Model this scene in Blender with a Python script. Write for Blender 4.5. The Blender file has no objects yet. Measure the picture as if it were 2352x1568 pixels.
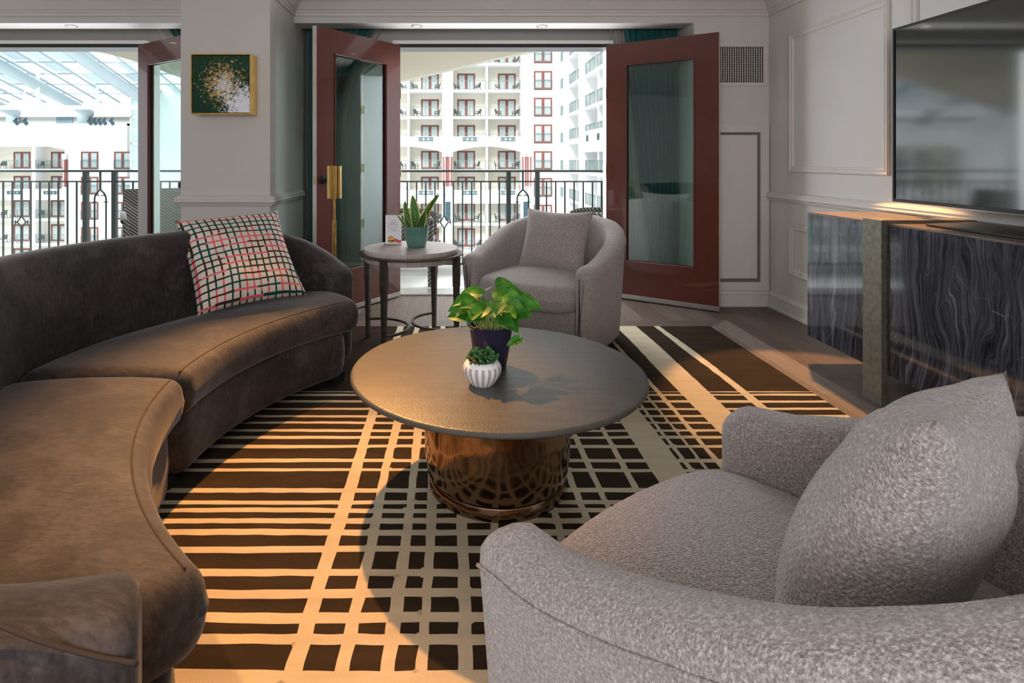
import bpy, bmesh, math, random
from mathutils import Vector, Matrix
random.seed(7)
PI = math.pi
scene = bpy.context.scene
COL = scene.collection
F = 1350.0; PX = 1040.0; PY = 366.0; H = 1.2

# ------------------------------------------------------------------ materials
MATS = {}
def new_mat(name):
    m = bpy.data.materials.new(name); m.use_nodes = True
    nt = m.node_tree
    b = nt.nodes['Principled BSDF']
    MATS[name] = m
    return m, nt, b
def N(nt, typ, **kw):
    n = nt.nodes.new(typ)
    for k, v in kw.items():
        if k in n.inputs: n.inputs[k].default_value = v
        else: setattr(n, k, v)
    return n
def L(nt, a, b): nt.links.new(a, b)
def coords(nt, scale=(1,1,1), rot=(0,0,0), kind='Object'):
    t = nt.nodes.new('ShaderNodeTexCoord'); mp = nt.nodes.new('ShaderNodeMapping')
    mp.inputs['Scale'].default_value = scale; mp.inputs['Rotation'].default_value = rot
    L(nt, t.outputs[kind], mp.inputs['Vector']); return mp.outputs['Vector']
def ramp(nt, fac, stops):
    r = nt.nodes.new('ShaderNodeValToRGB'); e = r.color_ramp.elements
    while len(e) < len(stops): e.new(0.5)
    for i, (p, c) in enumerate(stops):
        e[i].position = p; e[i].color = (*c, 1) if len(c) == 3 else c
    L(nt, fac, r.inputs['Fac']); return r.outputs['Color']
def math_n(nt, op, a, b=None, c=None):
    n = nt.nodes.new('ShaderNodeMath'); n.operation = op
    for i, v in enumerate((a, b, c)):
        if v is None: continue
        if isinstance(v, (int, float)): n.inputs[i].default_value = v
        else: L(nt, v, n.inputs[i])
    return n.outputs[0]
def mixc(nt, fac, a, b):
    n = nt.nodes.new('ShaderNodeMix'); n.data_type = 'RGBA'
    for s, v in ((n.inputs[0], fac), (n.inputs[6], a), (n.inputs[7], b)):
        if isinstance(v, (int, float)): s.default_value = v
        elif isinstance(v, tuple): s.default_value = (*v, 1) if len(v) == 3 else v
        else: L(nt, v, s)
    return n.outputs[2]
def bump(nt, b, height, strength=0.3, dist=0.01):
    n = nt.nodes.new('ShaderNodeBump'); n.inputs['Strength'].default_value = strength
    n.inputs['Distance'].default_value = dist
    L(nt, height, n.inputs['Height']); L(nt, n.outputs['Normal'], b.inputs['Normal'])
def plain(name, col, rough=0.5, metal=0.0, nscale=None, var=0.08, bstr=0.0, bdist=0.002, bscale=None, **kw):
    m, nt, b = new_mat(name)
    b.inputs['Roughness'].default_value = rough; b.inputs['Metallic'].default_value = metal
    v = coords(nt)
    n = N(nt, 'ShaderNodeTexNoise', Scale=nscale or 6.0, Detail=4.0); L(nt, v, n.inputs['Vector'])
    dark = tuple(c*(1-var) for c in col); lite = tuple(min(1, c*(1+var)) for c in col)
    L(nt, ramp(nt, n.outputs['Fac'], [(0.3, dark), (0.7, lite)]), b.inputs['Base Color'])
    if bstr:
        n2 = N(nt, 'ShaderNodeTexNoise', Scale=bscale or 80.0, Detail=3.0); L(nt, v, n2.inputs['Vector'])
        bump(nt, b, n2.outputs['Fac'], bstr, bdist)
    for k, val in kw.items():
        k2 = k.replace('_', ' ')
        if k2 in b.inputs: b.inputs[k2].default_value = val
    return m

M_wall = plain('wall_paint', (0.585, 0.555, 0.53), 0.55, nscale=1.5, var=0.03, bstr=0.25, bdist=0.0006, bscale=260)
M_trim = plain('trim_paint', (0.60, 0.565, 0.53), 0.4, var=0.02)
M_ceil = plain('ceiling_paint', (0.58, 0.56, 0.53), 0.8, var=0.02)
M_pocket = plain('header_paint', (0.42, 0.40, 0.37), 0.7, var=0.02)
M_maroon = plain('maroon_gloss_paint', (0.090, 0.021, 0.0135), 0.28, var=0.1, bstr=0.25, bdist=0.0006, bscale=160, Coat_Weight=0.5)
M_edge = plain('door_edge_paint', (0.62, 0.56, 0.52), 0.5)
M_white = plain('white_paint', (0.8, 0.8, 0.78), 0.5, var=0.02)
M_silver = plain('brushed_aluminium', (0.62, 0.62, 0.60), 0.35, 0.9)
M_brass = plain('aged_brass', (0.78, 0.50, 0.16), 0.22, 1.0, nscale=20, var=0.2)
M_brasspale = plain('pale_brass', (0.85, 0.72, 0.42), 0.35, 0.8)
M_blackm = plain('black_metal', (0.02, 0.022, 0.025), 0.4, 0.3)
M_rail = plain('dark_green_iron', (0.045, 0.062, 0.06), 0.45, 0.2)
M_bronze = plain('dark_bronze_metal', (0.10, 0.085, 0.07), 0.4, 0.7, nscale=30, var=0.25)
M_tvb = plain('tv_bezel', (0.02, 0.022, 0.024), 0.35)
M_gold = plain('gold_leaf_frame', (0.92, 0.60, 0.20), 0.42, 0.75, nscale=15, var=0.15)
M_soil = plain('potting_soil', (0.03, 0.02, 0.014), 0.9, nscale=80, var=0.5, bstr=1, bdist=0.004)
M_navy = plain('navy_ceramic', (0.018, 0.016, 0.042), 0.35)
M_greenpot = plain('sage_ceramic', (0.085, 0.20, 0.165), 0.25, Coat_Weight=0.3)
M_whitecer = plain('white_ceramic', (0.80, 0.78, 0.79), 0.3)
M_greycer = plain('unglazed_groove', (0.42, 0.38, 0.38), 0.8)
M_stem = plain('pale_stem', (0.28, 0.40, 0.12), 0.5)
M_ext = plain('atrium_white_stucco', (0.92, 0.92, 0.91), 0.8, nscale=0.3, var=0.02)
M_cream = plain('atrium_cream_stucco', (0.90, 0.86, 0.73), 0.8, nscale=0.3, var=0.03)
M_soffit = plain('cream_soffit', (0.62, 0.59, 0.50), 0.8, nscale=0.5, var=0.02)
M_extdoor = plain('atrium_door_red', (0.24, 0.068, 0.055), 0.5, nscale=1)
M_extred = plain('atrium_column_red', (0.42, 0.15, 0.14), 0.6, nscale=1)
M_extchair = plain('atrium_dark_rattan', (0.08, 0.10, 0.10), 0.6)
M_extrail = plain('atrium_rail_paint', (0.16, 0.24, 0.24), 0.5)
M_extblue = plain('atrium_slate_blue', (0.05, 0.11, 0.14), 0.5)
M_extdoorblue = plain('atrium_service_door', (0.22, 0.33, 0.42), 0.5)
M_extgrey = plain('atrium_grey', (0.60, 0.62, 0.61), 0.7)
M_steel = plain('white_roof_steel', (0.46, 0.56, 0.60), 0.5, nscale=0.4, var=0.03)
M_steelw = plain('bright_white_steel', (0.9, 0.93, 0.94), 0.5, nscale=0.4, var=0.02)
M_deck = plain('pale_balcony_tile', (0.72, 0.71, 0.68), 0.6, nscale=3, var=0.05)
M_grille = plain('grille_dark', (0.015, 0.012, 0.01), 0.9)
M_ink = plain('black_ink', (0.06, 0.06, 0.07), 0.8)
M_inkl = plain('grey_ink', (0.38, 0.38, 0.42), 0.8)
M_paper = plain('white_card', (0.78, 0.76, 0.80), 0.45, var=0.02)
M_bun = plain('bun_print', (0.80, 0.25, 0.09), 0.5, nscale=300, var=0.25)
M_lettuce = plain('lettuce_print', (0.25, 0.38, 0.08), 0.5, nscale=300, var=0.4)
M_patty = plain('patty_print', (0.12, 0.05, 0.02), 0.5, nscale=300, var=0.4)
M_cheese = plain('cheese_print', (0.85, 0.55, 0.18), 0.5, nscale=300, var=0.2)
M_tomato = plain('tomato_print', (0.65, 0.06, 0.06), 0.5, nscale=300, var=0.4)
M_pinkpr = plain('pink_print', (0.80, 0.35, 0.33), 0.5, nscale=300, var=0.3)
M_seam = plain('seam_thread', (0.05, 0.036, 0.03), 0.9)

def velvet():
    m, nt, b = new_mat('brown_velvet')
    v = coords(nt)
    n = N(nt, 'ShaderNodeTexNoise', Scale=5.0, Detail=6.0, Roughness=0.65, Distortion=0.8); L(nt, v, n.inputs['Vector'])
    v2 = coords(nt, (18, 60, 18))
    n2 = N(nt, 'ShaderNodeTexNoise', Scale=2.0, Detail=5.0, Roughness=0.7); L(nt, v2, n2.inputs['Vector'])
    s = math_n(nt, 'ADD', math_n(nt, 'MULTIPLY', n.outputs['Fac'], 0.55), math_n(nt, 'MULTIPLY', n2.outputs['Fac'], 0.45))
    L(nt, ramp(nt, s, [(0.40, (0.019, 0.0155, 0.015)), (0.5, (0.036, 0.030, 0.029)), (0.62, (0.072, 0.061, 0.058))]), b.inputs['Base Color'])
    b.inputs['Roughness'].default_value = 0.75
    b.inputs['Sheen Weight'].default_value = 0.34
    b.inputs['Sheen Roughness'].default_value = 0.35
    b.inputs['Sheen Tint'].default_value = (0.72, 0.66, 0.62, 1)
    n3 = N(nt, 'ShaderNodeTexNoise', Scale=700.0, Detail=2.0); L(nt, v, n3.inputs['Vector'])
    bump(nt, b, math_n(nt, 'ADD', n3.outputs['Fac'], math_n(nt, 'MULTIPLY', n2.outputs['Fac'], 1.5)), 0.22, 0.002)
    return m
M_velvet = velvet()
def boucle():
    m, nt, b = new_mat('oatmeal_boucle')
    v = coords(nt)
    n = N(nt, 'ShaderNodeTexNoise', Scale=210.0, Detail=3.0, Roughness=0.6); L(nt, v, n.inputs['Vector'])
    vo = N(nt, 'ShaderNodeTexVoronoi', Scale=230.0); L(nt, v, vo.inputs['Vector'])
    L(nt, ramp(nt, n.outputs['Fac'], [(0.32, (0.20, 0.170, 0.160)), (0.52, (0.33, 0.287, 0.272)), (0.7, (0.54, 0.49, 0.47))]), b.inputs['Base Color'])
    b.inputs['Roughness'].default_value = 0.95
    b.inputs['Sheen Weight'].default_value = 0.35
    h = math_n(nt, 'SUBTRACT', n.outputs['Fac'], math_n(nt, 'MULTIPLY', vo.outputs['Distance'], 0.8))
    bump(nt, b, h, 0.9, 0.0035)
    return m
M_boucle = boucle()
def shagreen():
    m, nt, b = new_mat('shagreen_top')
    v = coords(nt)
    vo = N(nt, 'ShaderNodeTexVoronoi', Scale=260.0); L(nt, v, vo.inputs['Vector'])
    n = N(nt, 'ShaderNodeTexNoise', Scale=7.0, Detail=5.0); L(nt, coords(nt, (1, 5, 1)), n.inputs['Vector'])
    c = ramp(nt, n.outputs['Fac'], [(0.3, (0.060, 0.057, 0.050)), (0.7, (0.088, 0.084, 0.074))])
    L(nt, mixc(nt, ramp(nt, vo.outputs['Distance'], [(0.0, (0.6,)*3), (0.6, (0,)*3)]), c, (0.13, 0.125, 0.112)), b.inputs['Base Color'])
    b.inputs['Roughness'].default_value = 0.38
    bump(nt, b, vo.outputs['Distance'], 0.35, 0.0015)
    return m
M_shag = shagreen()
def hammered():
    m, nt, b = new_mat('hammered_bronze')
    v = coords(nt)
    vo = N(nt, 'ShaderNodeTexVoronoi', Scale=16.0, feature='SMOOTH_F1', Smoothness=0.7); L(nt, v, vo.inputs['Vector'])
    b.inputs['Base Color'].default_value = (0.28, 0.19, 0.125, 1)
    b.inputs['Metallic'].default_value = 1.0; b.inputs['Roughness'].default_value = 0.16
    bump(nt, b, vo.outputs['Distance'], 0.35, 0.012)
    return m
M_hammer = hammered()
def marble():
    m, nt, b = new_mat('banded_black_marble')
    t = nt.nodes.new('ShaderNodeTexCoord')
    mp = nt.nodes.new('ShaderNodeMapping'); mp.inputs['Scale'].default_value = (0.6, 1, 0.6)
    L(nt, t.outputs['Object'], mp.inputs['Vector'])
    w = N(nt, 'ShaderNodeTexNoise', Scale=2.6, Detail=3.0, Distortion=0.3); L(nt, mp.outputs['Vector'], w.inputs['Vector'])
    sep = nt.nodes.new('ShaderNodeSeparateXYZ'); L(nt, t.outputs['Object'], sep.inputs[0])
    y = math_n(nt, 'ADD', sep.outputs['Y'], math_n(nt, 'MULTIPLY', math_n(nt, 'SUBTRACT', w.outputs['Fac'], 0.5), 0.28))
    w2 = N(nt, 'ShaderNodeTexNoise', Scale=22.0, Detail=4.0); L(nt, mp.outputs['Vector'], w2.inputs['Vector'])
    y = math_n(nt, 'ADD', y, math_n(nt, 'MULTIPLY', math_n(nt, 'SUBTRACT', w2.outputs['Fac'], 0.5), 0.012))
    def band(sc, det, ro):
        c = nt.nodes.new('ShaderNodeCombineXYZ'); L(nt, math_n(nt, 'MULTIPLY', y, sc), c.inputs[0])
        L(nt, math_n(nt, 'MULTIPLY', sep.outputs['Z'], 1.3), c.inputs[1])
        n = N(nt, 'ShaderNodeTexNoise', Scale=1.0, Detail=det, Roughness=ro); L(nt, c.outputs[0], n.inputs['Vector'])
        return n.outputs['Fac']
    a = band(26, 6, 0.75); bb = band(110, 3, 0.6)
    s = math_n(nt, 'ADD', math_n(nt, 'MULTIPLY', a, 0.62), math_n(nt, 'MULTIPLY', bb, 0.38))
    col = ramp(nt, s, [(0.36, (0.004, 0.005, 0.008)), (0.46, (0.018, 0.019, 0.025)), (0.56, (0.058, 0.062, 0.078)), (0.68, (0.18, 0.19, 0.22))])
    # fine pale diagonal fissures
    vo = N(nt, 'ShaderNodeTexVoronoi', Scale=5.0, feature='DISTANCE_TO_EDGE'); L(nt, coords(nt, (1, 3.0, 0.8), (0.5, 0, 0)), vo.inputs['Vector'])
    L(nt, mixc(nt, ramp(nt, vo.outputs['Distance'], [(0.0, (0.2,)*3), (0.004, (0,)*3)]), col, (0.5, 0.5, 0.52)), b.inputs['Base Color'])
    b.inputs['Roughness'].default_value = 0.08
    b.inputs['Coat Weight'].default_value = 0.3
    return m
M_marble = marble()
def wood(name, c1, c2, c3, plank_w=0.18, plank_l=1.6, rough=0.45, axis='Y'):
    m, nt, b = new_mat(name)
    rot = (0, 0, PI/2) if axis == 'Y' else (0, 0, 0)
    v = coords(nt, (1, 1, 1), rot)
    br = N(nt, 'ShaderNodeTexBrick', Scale=1.0)
    br.inputs['Mortar Size'].default_value = 0.0012; br.inputs['Brick Width'].default_value = plank_l
    br.inputs['Row Height'].default_value = plank_w; br.offset = 0.37
    br.inputs['Color1'].default_value = (0, 0, 0, 1); br.inputs['Color2'].default_value = (1, 1, 1, 1); br.inputs['Mortar'].default_value = (0.5, 0.5, 0.5, 1)
    L(nt, v, br.inputs['Vector'])
    g = nt.nodes.new('ShaderNodeMapping'); g.inputs['Scale'].default_value = (2.2, 34, 1); L(nt, v, g.inputs['Vector'])
    off = nt.nodes.new('ShaderNodeVectorMath'); off.operation = 'ADD'; L(nt, g.outputs[0], off.inputs[0]); L(nt, br.outputs['Color'], off.inputs[1])
    n = N(nt, 'ShaderNodeTexNoise', Scale=1.6, Detail=7.0, Roughness=0.7, Distortion=1.4); L(nt, off.outputs[0], n.inputs['Vector'])
    s = math_n(nt, 'ADD', math_n(nt, 'MULTIPLY', n.outputs['Fac'], 0.75), math_n(nt, 'MULTIPLY', br.outputs['Color'], 0.25))
    c = ramp(nt, s, [(0.3, c1), (0.5, c2), (0.72, c3)])
    L(nt, mixc(nt, br.outputs['Fac'], c, tuple(x*0.35 for x in c1)), b.inputs['Base Color'])
    b.inputs['Roughness'].default_value = rough
    bump(nt, b, n.outputs['Fac'], 0.12, 0.002)
    return m
M_floor = wood('grey_oak_planks', (0.058, 0.040, 0.030), (0.11, 0.081, 0.064), (0.18, 0.142, 0.12))
M_border = wood('grey_oak_border', (0.085, 0.063, 0.050), (0.145, 0.112, 0.093), (0.21, 0.172, 0.15), plank_w=0.21, plank_l=3.0)
M_cabwood = wood('cabinet_wood', (0.10, 0.07, 0.055), (0.15, 0.11, 0.09), (0.2, 0.155, 0.13), plank_w=2, plank_l=5, rough=0.35)
M_paleoak = wood('bleached_oak', (0.34, 0.275, 0.25), (0.43, 0.365, 0.345), (0.50, 0.44, 0.42), plank_w=2, plank_l=5, rough=0.3, axis='X')
def rugmat(name, c, var):
    m, nt, b = new_mat(name)
    v = coords(nt)
    n = N(nt, 'ShaderNodeTexNoise', Scale=4.0, Detail=5.0); L(nt, coords(nt, (1, 4, 1)), n.inputs['Vector'])
    n2 = N(nt, 'ShaderNodeTexNoise', Scale=400.0, Detail=2.0); L(nt, v, n2.inputs['Vector'])
    s = math_n(nt, 'ADD', math_n(nt, 'MULTIPLY', n.outputs['Fac'], 0.6), math_n(nt, 'MULTIPLY', n2.outputs['Fac'], 0.4))
    L(nt, ramp(nt, s, [(0.35, tuple(x*(1-var) for x in c)), (0.65, tuple(x*(1+var) for x in c))]), b.inputs['Base Color'])
    b.inputs['Roughness'].default_value = 0.95; b.inputs['Specular IOR Level'].default_value = 0.15
    bump(nt, b, n2.outputs['Fac'], 0.5, 0.003)
    return m
M_rugb = rugmat('rug_chocolate_wool', (0.027, 0.018, 0.011), 0.3)
M_rugl = rugmat('rug_sand_wool', (0.46, 0.385, 0.275), 0.12)
def glass(name, tint, mixf):
    m, nt, b = new_mat(name)
    nt.nodes.remove(b)
    out = [n for n in nt.nodes if n.type == 'OUTPUT_MATERIAL'][0]
    tr = N(nt, 'ShaderNodeBsdfTransparent'); tr.inputs['Color'].default_value = (*tint, 1)
    gl = N(nt, 'ShaderNodeBsdfGlossy', Roughness=0.0)
    lw = N(nt, 'ShaderNodeLayerWeight', Blend=0.5); f5 = math_n(nt, 'POWER', lw.outputs['Facing'], 5.0)
    mx = N(nt, 'ShaderNodeMixShader')
    geo = nt.nodes.new('ShaderNodeTexNoise'); geo.inputs['Scale'].default_value = 2.0
    bp = nt.nodes.new('ShaderNodeBump'); bp.inputs['Strength'].default_value = 0.02; bp.inputs['Distance'].default_value = 0.02
    L(nt, geo.outputs['Fac'], bp.inputs['Height']); L(nt, bp.outputs['Normal'], gl.inputs['Normal'])
    L(nt, math_n(nt, 'ADD', math_n(nt, 'MULTIPLY', f5, 0.8), mixf), mx.inputs[0])
    L(nt, tr.outputs[0], mx.inputs[1]); L(nt, gl.outputs[0], mx.inputs[2]); L(nt, mx.outputs[0], out.inputs[0])
    return m
M_glass = glass('door_glass', (0.80, 0.92, 0.90), 0.09)
M_acryl = glass('clear_acrylic', (0.9, 0.9, 0.9), 0.1)
def screen():
    m, nt, b = new_mat('tv_screen_glass')
    b.inputs['Base Color'].default_value = (0.012, 0.015, 0.016, 1); b.inputs['Roughness'].default_value = 0.09
    b.inputs['Coat Weight'].default_value = 1.0; b.inputs['Coat Roughness'].default_value = 0.06; b.inputs['Coat IOR'].default_value = 1.8
    n = N(nt, 'ShaderNodeTexNoise', Scale=1.2, Detail=1.0); L(nt, coords(nt), n.inputs['Vector'])
    bump(nt, b, n.outputs['Fac'], 0.06, 0.02)
    return m
M_screen = screen()
def curtain_mat(name, col, sheer=0.0):
    m, nt, b = new_mat(name)
    v = coords(nt, (1, 1, 1)); n = N(nt, 'ShaderNodeTexWave', Scale=60.0, Distortion=0.3); L(nt, v, n.inputs['Vector'])
    L(nt, ramp(nt, n.outputs['Fac'], [(0.0, tuple(x*0.85 for x in col)), (1.0, col)]), b.inputs['Base Color'])
    b.inputs['Roughness'].default_value = 0.85; b.inputs['Sheen Weight'].default_value = 0.3
    if sheer:
        out = [x for x in nt.nodes if x.type == 'OUTPUT_MATERIAL'][0]
        tl = N(nt, 'ShaderNodeBsdfTranslucent'); tl.inputs['Color'].default_value = (*col, 1)
        tp = N(nt, 'ShaderNodeBsdfTransparent')
        m1 = N(nt, 'ShaderNodeMixShader'); m1.inputs[0].default_value = 0.5
        m2 = N(nt, 'ShaderNodeMixShader'); m2.inputs[0].default_value = sheer
        L(nt, b.outputs[0], m1.inputs[1]); L(nt, tl.outputs[0], m1.inputs[2])
        L(nt, m1.outputs[0], m2.inputs[1]); L(nt, tp.outputs[0], m2.inputs[2]); L(nt, m2.outputs[0], out.inputs[0])
    return m
M_teal = curtain_mat('teal_curtain_cloth', (0.008, 0.10, 0.10))
M_sheer = curtain_mat('white_sheer_cloth', (0.75, 0.73, 0.68), 0.3)
def leaf_mat(name, c1, c2, c3, sc):
    m, nt, b = new_mat(name)
    n = N(nt, 'ShaderNodeTexNoise', Scale=sc, Detail=4.0, Distortion=0.6); L(nt, coords(nt), n.inputs['Vector'])
    L(nt, ramp(nt, n.outputs['Fac'], [(0.35, c1), (0.52, c2), (0.68, c3)]), b.inputs['Base Color'])
    b.inputs['Roughness'].default_value = 0.42; b.inputs['Subsurface Weight'].default_value = 0.0
    out = [x for x in nt.nodes if x.type == 'OUTPUT_MATERIAL'][0]
    tl = N(nt, 'ShaderNodeBsdfTranslucent'); tl.inputs['Color'].default_value = (*c3, 1)
    mx = N(nt, 'ShaderNodeMixShader'); mx.inputs[0].default_value = 0.15
    L(nt, b.outputs[0], mx.inputs[1]); L(nt, tl.outputs[0], mx.inputs[2]); L(nt, mx.outputs[0], out.inputs[0])
    return m
M_pothos = leaf_mat('pothos_leaf', (0.018, 0.12, 0.008), (0.035, 0.18, 0.012), (0.12, 0.30, 0.03), 22)
M_snake = leaf_mat('snake_plant_green', (0.012, 0.05, 0.02), (0.03, 0.10, 0.03), (0.10, 0.20, 0.06), 90)
M_snakey = leaf_mat('snake_plant_yellow', (0.40, 0.42, 0.09), (0.52, 0.50, 0.12), (0.62, 0.58, 0.20), 60)
M_succ = leaf_mat('succulent_leaf', (0.02, 0.09, 0.025), (0.05, 0.17, 0.05), (0.13, 0.28, 0.10), 60)
M_succr = leaf_mat('succulent_red_tip', (0.22, 0.06, 0.02), (0.3, 0.10, 0.04), (0.25, 0.2, 0.06), 60)
def wicker():
    m, nt, b = new_mat('grey_wicker_weave')
    w = N(nt, 'ShaderNodeTexWave', Scale=16.0, Distortion=0.4); w.bands_direction = 'DIAGONAL'; L(nt, coords(nt), w.inputs['Vector'])
    L(nt, ramp(nt, w.outputs['Fac'], [(0.15, (0.025, 0.022, 0.020)), (0.6, (0.09, 0.082, 0.075)), (0.95, (0.22, 0.21, 0.20))]), b.inputs['Base Color'])
    b.inputs['Roughness'].default_value = 0.55; bump(nt, b, w.outputs['Fac'], 0.6, 0.006); return m
M_wicker = wicker()
def plaid():
    m, nt, b = new_mat('plaid_brushstroke_cloth')
    t = nt.nodes.new('ShaderNodeTexCoord'); sep = nt.nodes.new('ShaderNodeSeparateXYZ')
    nz = N(nt, 'ShaderNodeTexNoise', Scale=9.0, Detail=1.0); L(nt, t.outputs['UV'], nz.inputs['Vector'])
    add = nt.nodes.new('ShaderNodeVectorMath'); add.operation = 'MULTIPLY_ADD'
    L(nt, nz.outputs['Color'], add.inputs[0]); add.inputs[1].default_value = (0.012,)*3; L(nt, t.outputs['UV'], add.inputs[2])
    L(nt, add.outputs[0], sep.inputs[0])
    U, V = sep.outputs[0], sep.outputs[1]
    G = 15.0
    def lines(p, q, seed):
        a = math_n(nt, 'MULTIPLY', p, G); idx = math_n(nt, 'FLOOR', a)
        w1 = N(nt, 'ShaderNodeTexWhiteNoise', noise_dimensions='1D'); L(nt, math_n(nt, 'ADD', idx, seed*7.3), w1.inputs['W'])
        seg = math_n(nt, 'FLOOR', math_n(nt, 'ADD', math_n(nt, 'MULTIPLY', q, 4.6), math_n(nt, 'MULTIPLY', w1.outputs['Value'], 5)))
        w2 = N(nt, 'ShaderNodeTexWhiteNoise', noise_dimensions='2D')
        cb = nt.nodes.new('ShaderNodeCombineXYZ'); L(nt, idx, cb.inputs[0]); L(nt, math_n(nt, 'ADD', seg, seed*13.0), cb.inputs[1]); L(nt, cb.outputs[0], w2.inputs['Vector'])
        fr = math_n(nt, 'FRACT', a)
        jit = math_n(nt, 'MULTIPLY', math_n(nt, 'SUBTRACT', w2.outputs['Value'], 0.5), 0.10)
        d = math_n(nt, 'ABSOLUTE', math_n(nt, 'SUBTRACT', math_n(nt, 'ADD', fr, jit), 0.5))
        mask = math_n(nt, 'LESS_THAN', d, 0.125)
        r = nt.nodes.new('ShaderNodeValToRGB'); r.color_ramp.interpolation = 'CONSTANT'
        e = r.color_ramp.elements; e.new(0.5)
        for i, (pp, c) in enumerate([(0, (0.035, 0.018, 0.014)), (0.36, (0.004, 0.055, 0.05)), (0.68, (0.68, 0.11, 0.14))]):
            e[i].position = pp; e[i].color = (*c, 1)
        L(nt, w2.outputs['Value'], r.inputs[0])
        return mask, r.outputs[0]
    m1, c1 = lines(U, V, 1.0); m2, c2 = lines(V, U, 2.0)
    c = mixc(nt, m2, mixc(nt, m1, (0.60, 0.53, 0.445), c1), c2)
    L(nt, c, b.inputs['Base Color']); b.inputs['Roughness'].default_value = 0.9
    n3 = N(nt, 'ShaderNodeTexNoise', Scale=300.0); L(nt, t.outputs['Object'], n3.inputs['Vector']); bump(nt, b, n3.outputs['Fac'], 0.2, 0.001)
    return m
M_plaid = plaid()
def artmat():
    m, nt, b = new_mat('green_splatter_glass')
    t = nt.nodes.new('ShaderNodeTexCoord')
    n = N(nt, 'ShaderNodeTexNoise', Scale=7.0, Detail=3.0); L(nt, t.outputs['Object'], n.inputs['Vector'])
    base = ramp(nt, n.outputs['Fac'], [(0.3, (0.012, 0.05, 0.012)), (0.55, (0.008, 0.05, 0.035)), (0.75, (0.02, 0.035, 0.004))])
    def splat(center, size, sc, dens):
        mp = nt.nodes.new('ShaderNodeMapping'); mp.vector_type = 'POINT'; mp.inputs['Location'].default_value = (-center[0], 0, -center[1]); mp.inputs['Scale'].default_value = (1, 0, 1)
        L(nt, t.outputs['Object'], mp.inputs['Vector'])
        ln = nt.nodes.new('ShaderNodeVectorMath'); ln.operation = 'LENGTH'; L(nt, mp.outputs[0], ln.inputs[0])
        dist = math_n(nt, 'DIVIDE', ln.outputs['Value'], size)
        s = N(nt, 'ShaderNodeTexNoise', Scale=sc, Detail=6.0, Roughness=0.75, Distortion=1.0); L(nt, t.outputs['Object'], s.inputs['Vector'])
        thr = math_n(nt, 'ADD', dens, math_n(nt, 'MULTIPLY', dist, 0.16))
        return math_n(nt, 'GREATER_THAN', s.outputs['Fac'], thr)
    gold = splat((0.01, 0.0), 0.17, 48, 0.43)
    wht = splat((0.015, -0.01), 0.105, 75, 0.44)
    wht2 = splat((0.16, -0.15), 0.115, 55, 0.34)
    c = mixc(nt, gold, base, (0.62, 0.40, 0.13))
    c = mixc(nt, wht, c, (0.75, 0.74, 0.78)); c = mixc(nt, wht2, c, (0.85, 0.85, 0.92))
    L(nt, c, b.inputs['Base Color']); b.inputs['Roughness'].default_value = 0.12
    return m
M_art = artmat()
def emis(name, col, st):
    m, nt, b = new_mat(name); b.inputs['Emission Color'].default_value = (*col, 1); b.inputs['Emission Strength'].default_value = st
    b.inputs['Base Color'].default_value = (0.8, 0.8, 0.8, 1); return m
M_lampglow = emis('downlight_lens', (1.0, 0.86, 0.6), 5)
def paneglass():
    m, nt, b = new_mat('atrium_window_pane')
    w = N(nt, 'ShaderNodeTexWave', Scale=2.6, Distortion=1.2); L(nt, coords(nt), w.inputs['Vector'])
    n = N(nt, 'ShaderNodeTexNoise', Scale=0.35); L(nt, coords(nt, kind='Object'), n.inputs['Vector'])
    L(nt, ramp(nt, w.outputs['Fac'], [(0.1, (0.38, 0.47, 0.46)), (0.8, (0.62, 0.70, 0.68))]), b.inputs['Base Color'])
    b.inputs['Roughness'].default_value = 0.1; return m
M_pane = paneglass()
M_panedark = plain('atrium_dark_pane', (0.07, 0.09, 0.10), 0.1)
M_elev = plain('atrium_elevator_glass', (0.55, 0.72, 0.68), 0.2, nscale=0.5, var=0.15)
M_skypanel = plain('roof_glass_panel', (0.62, 0.78, 0.84), 0.3, nscale=0.3, var=0.08)

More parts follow.
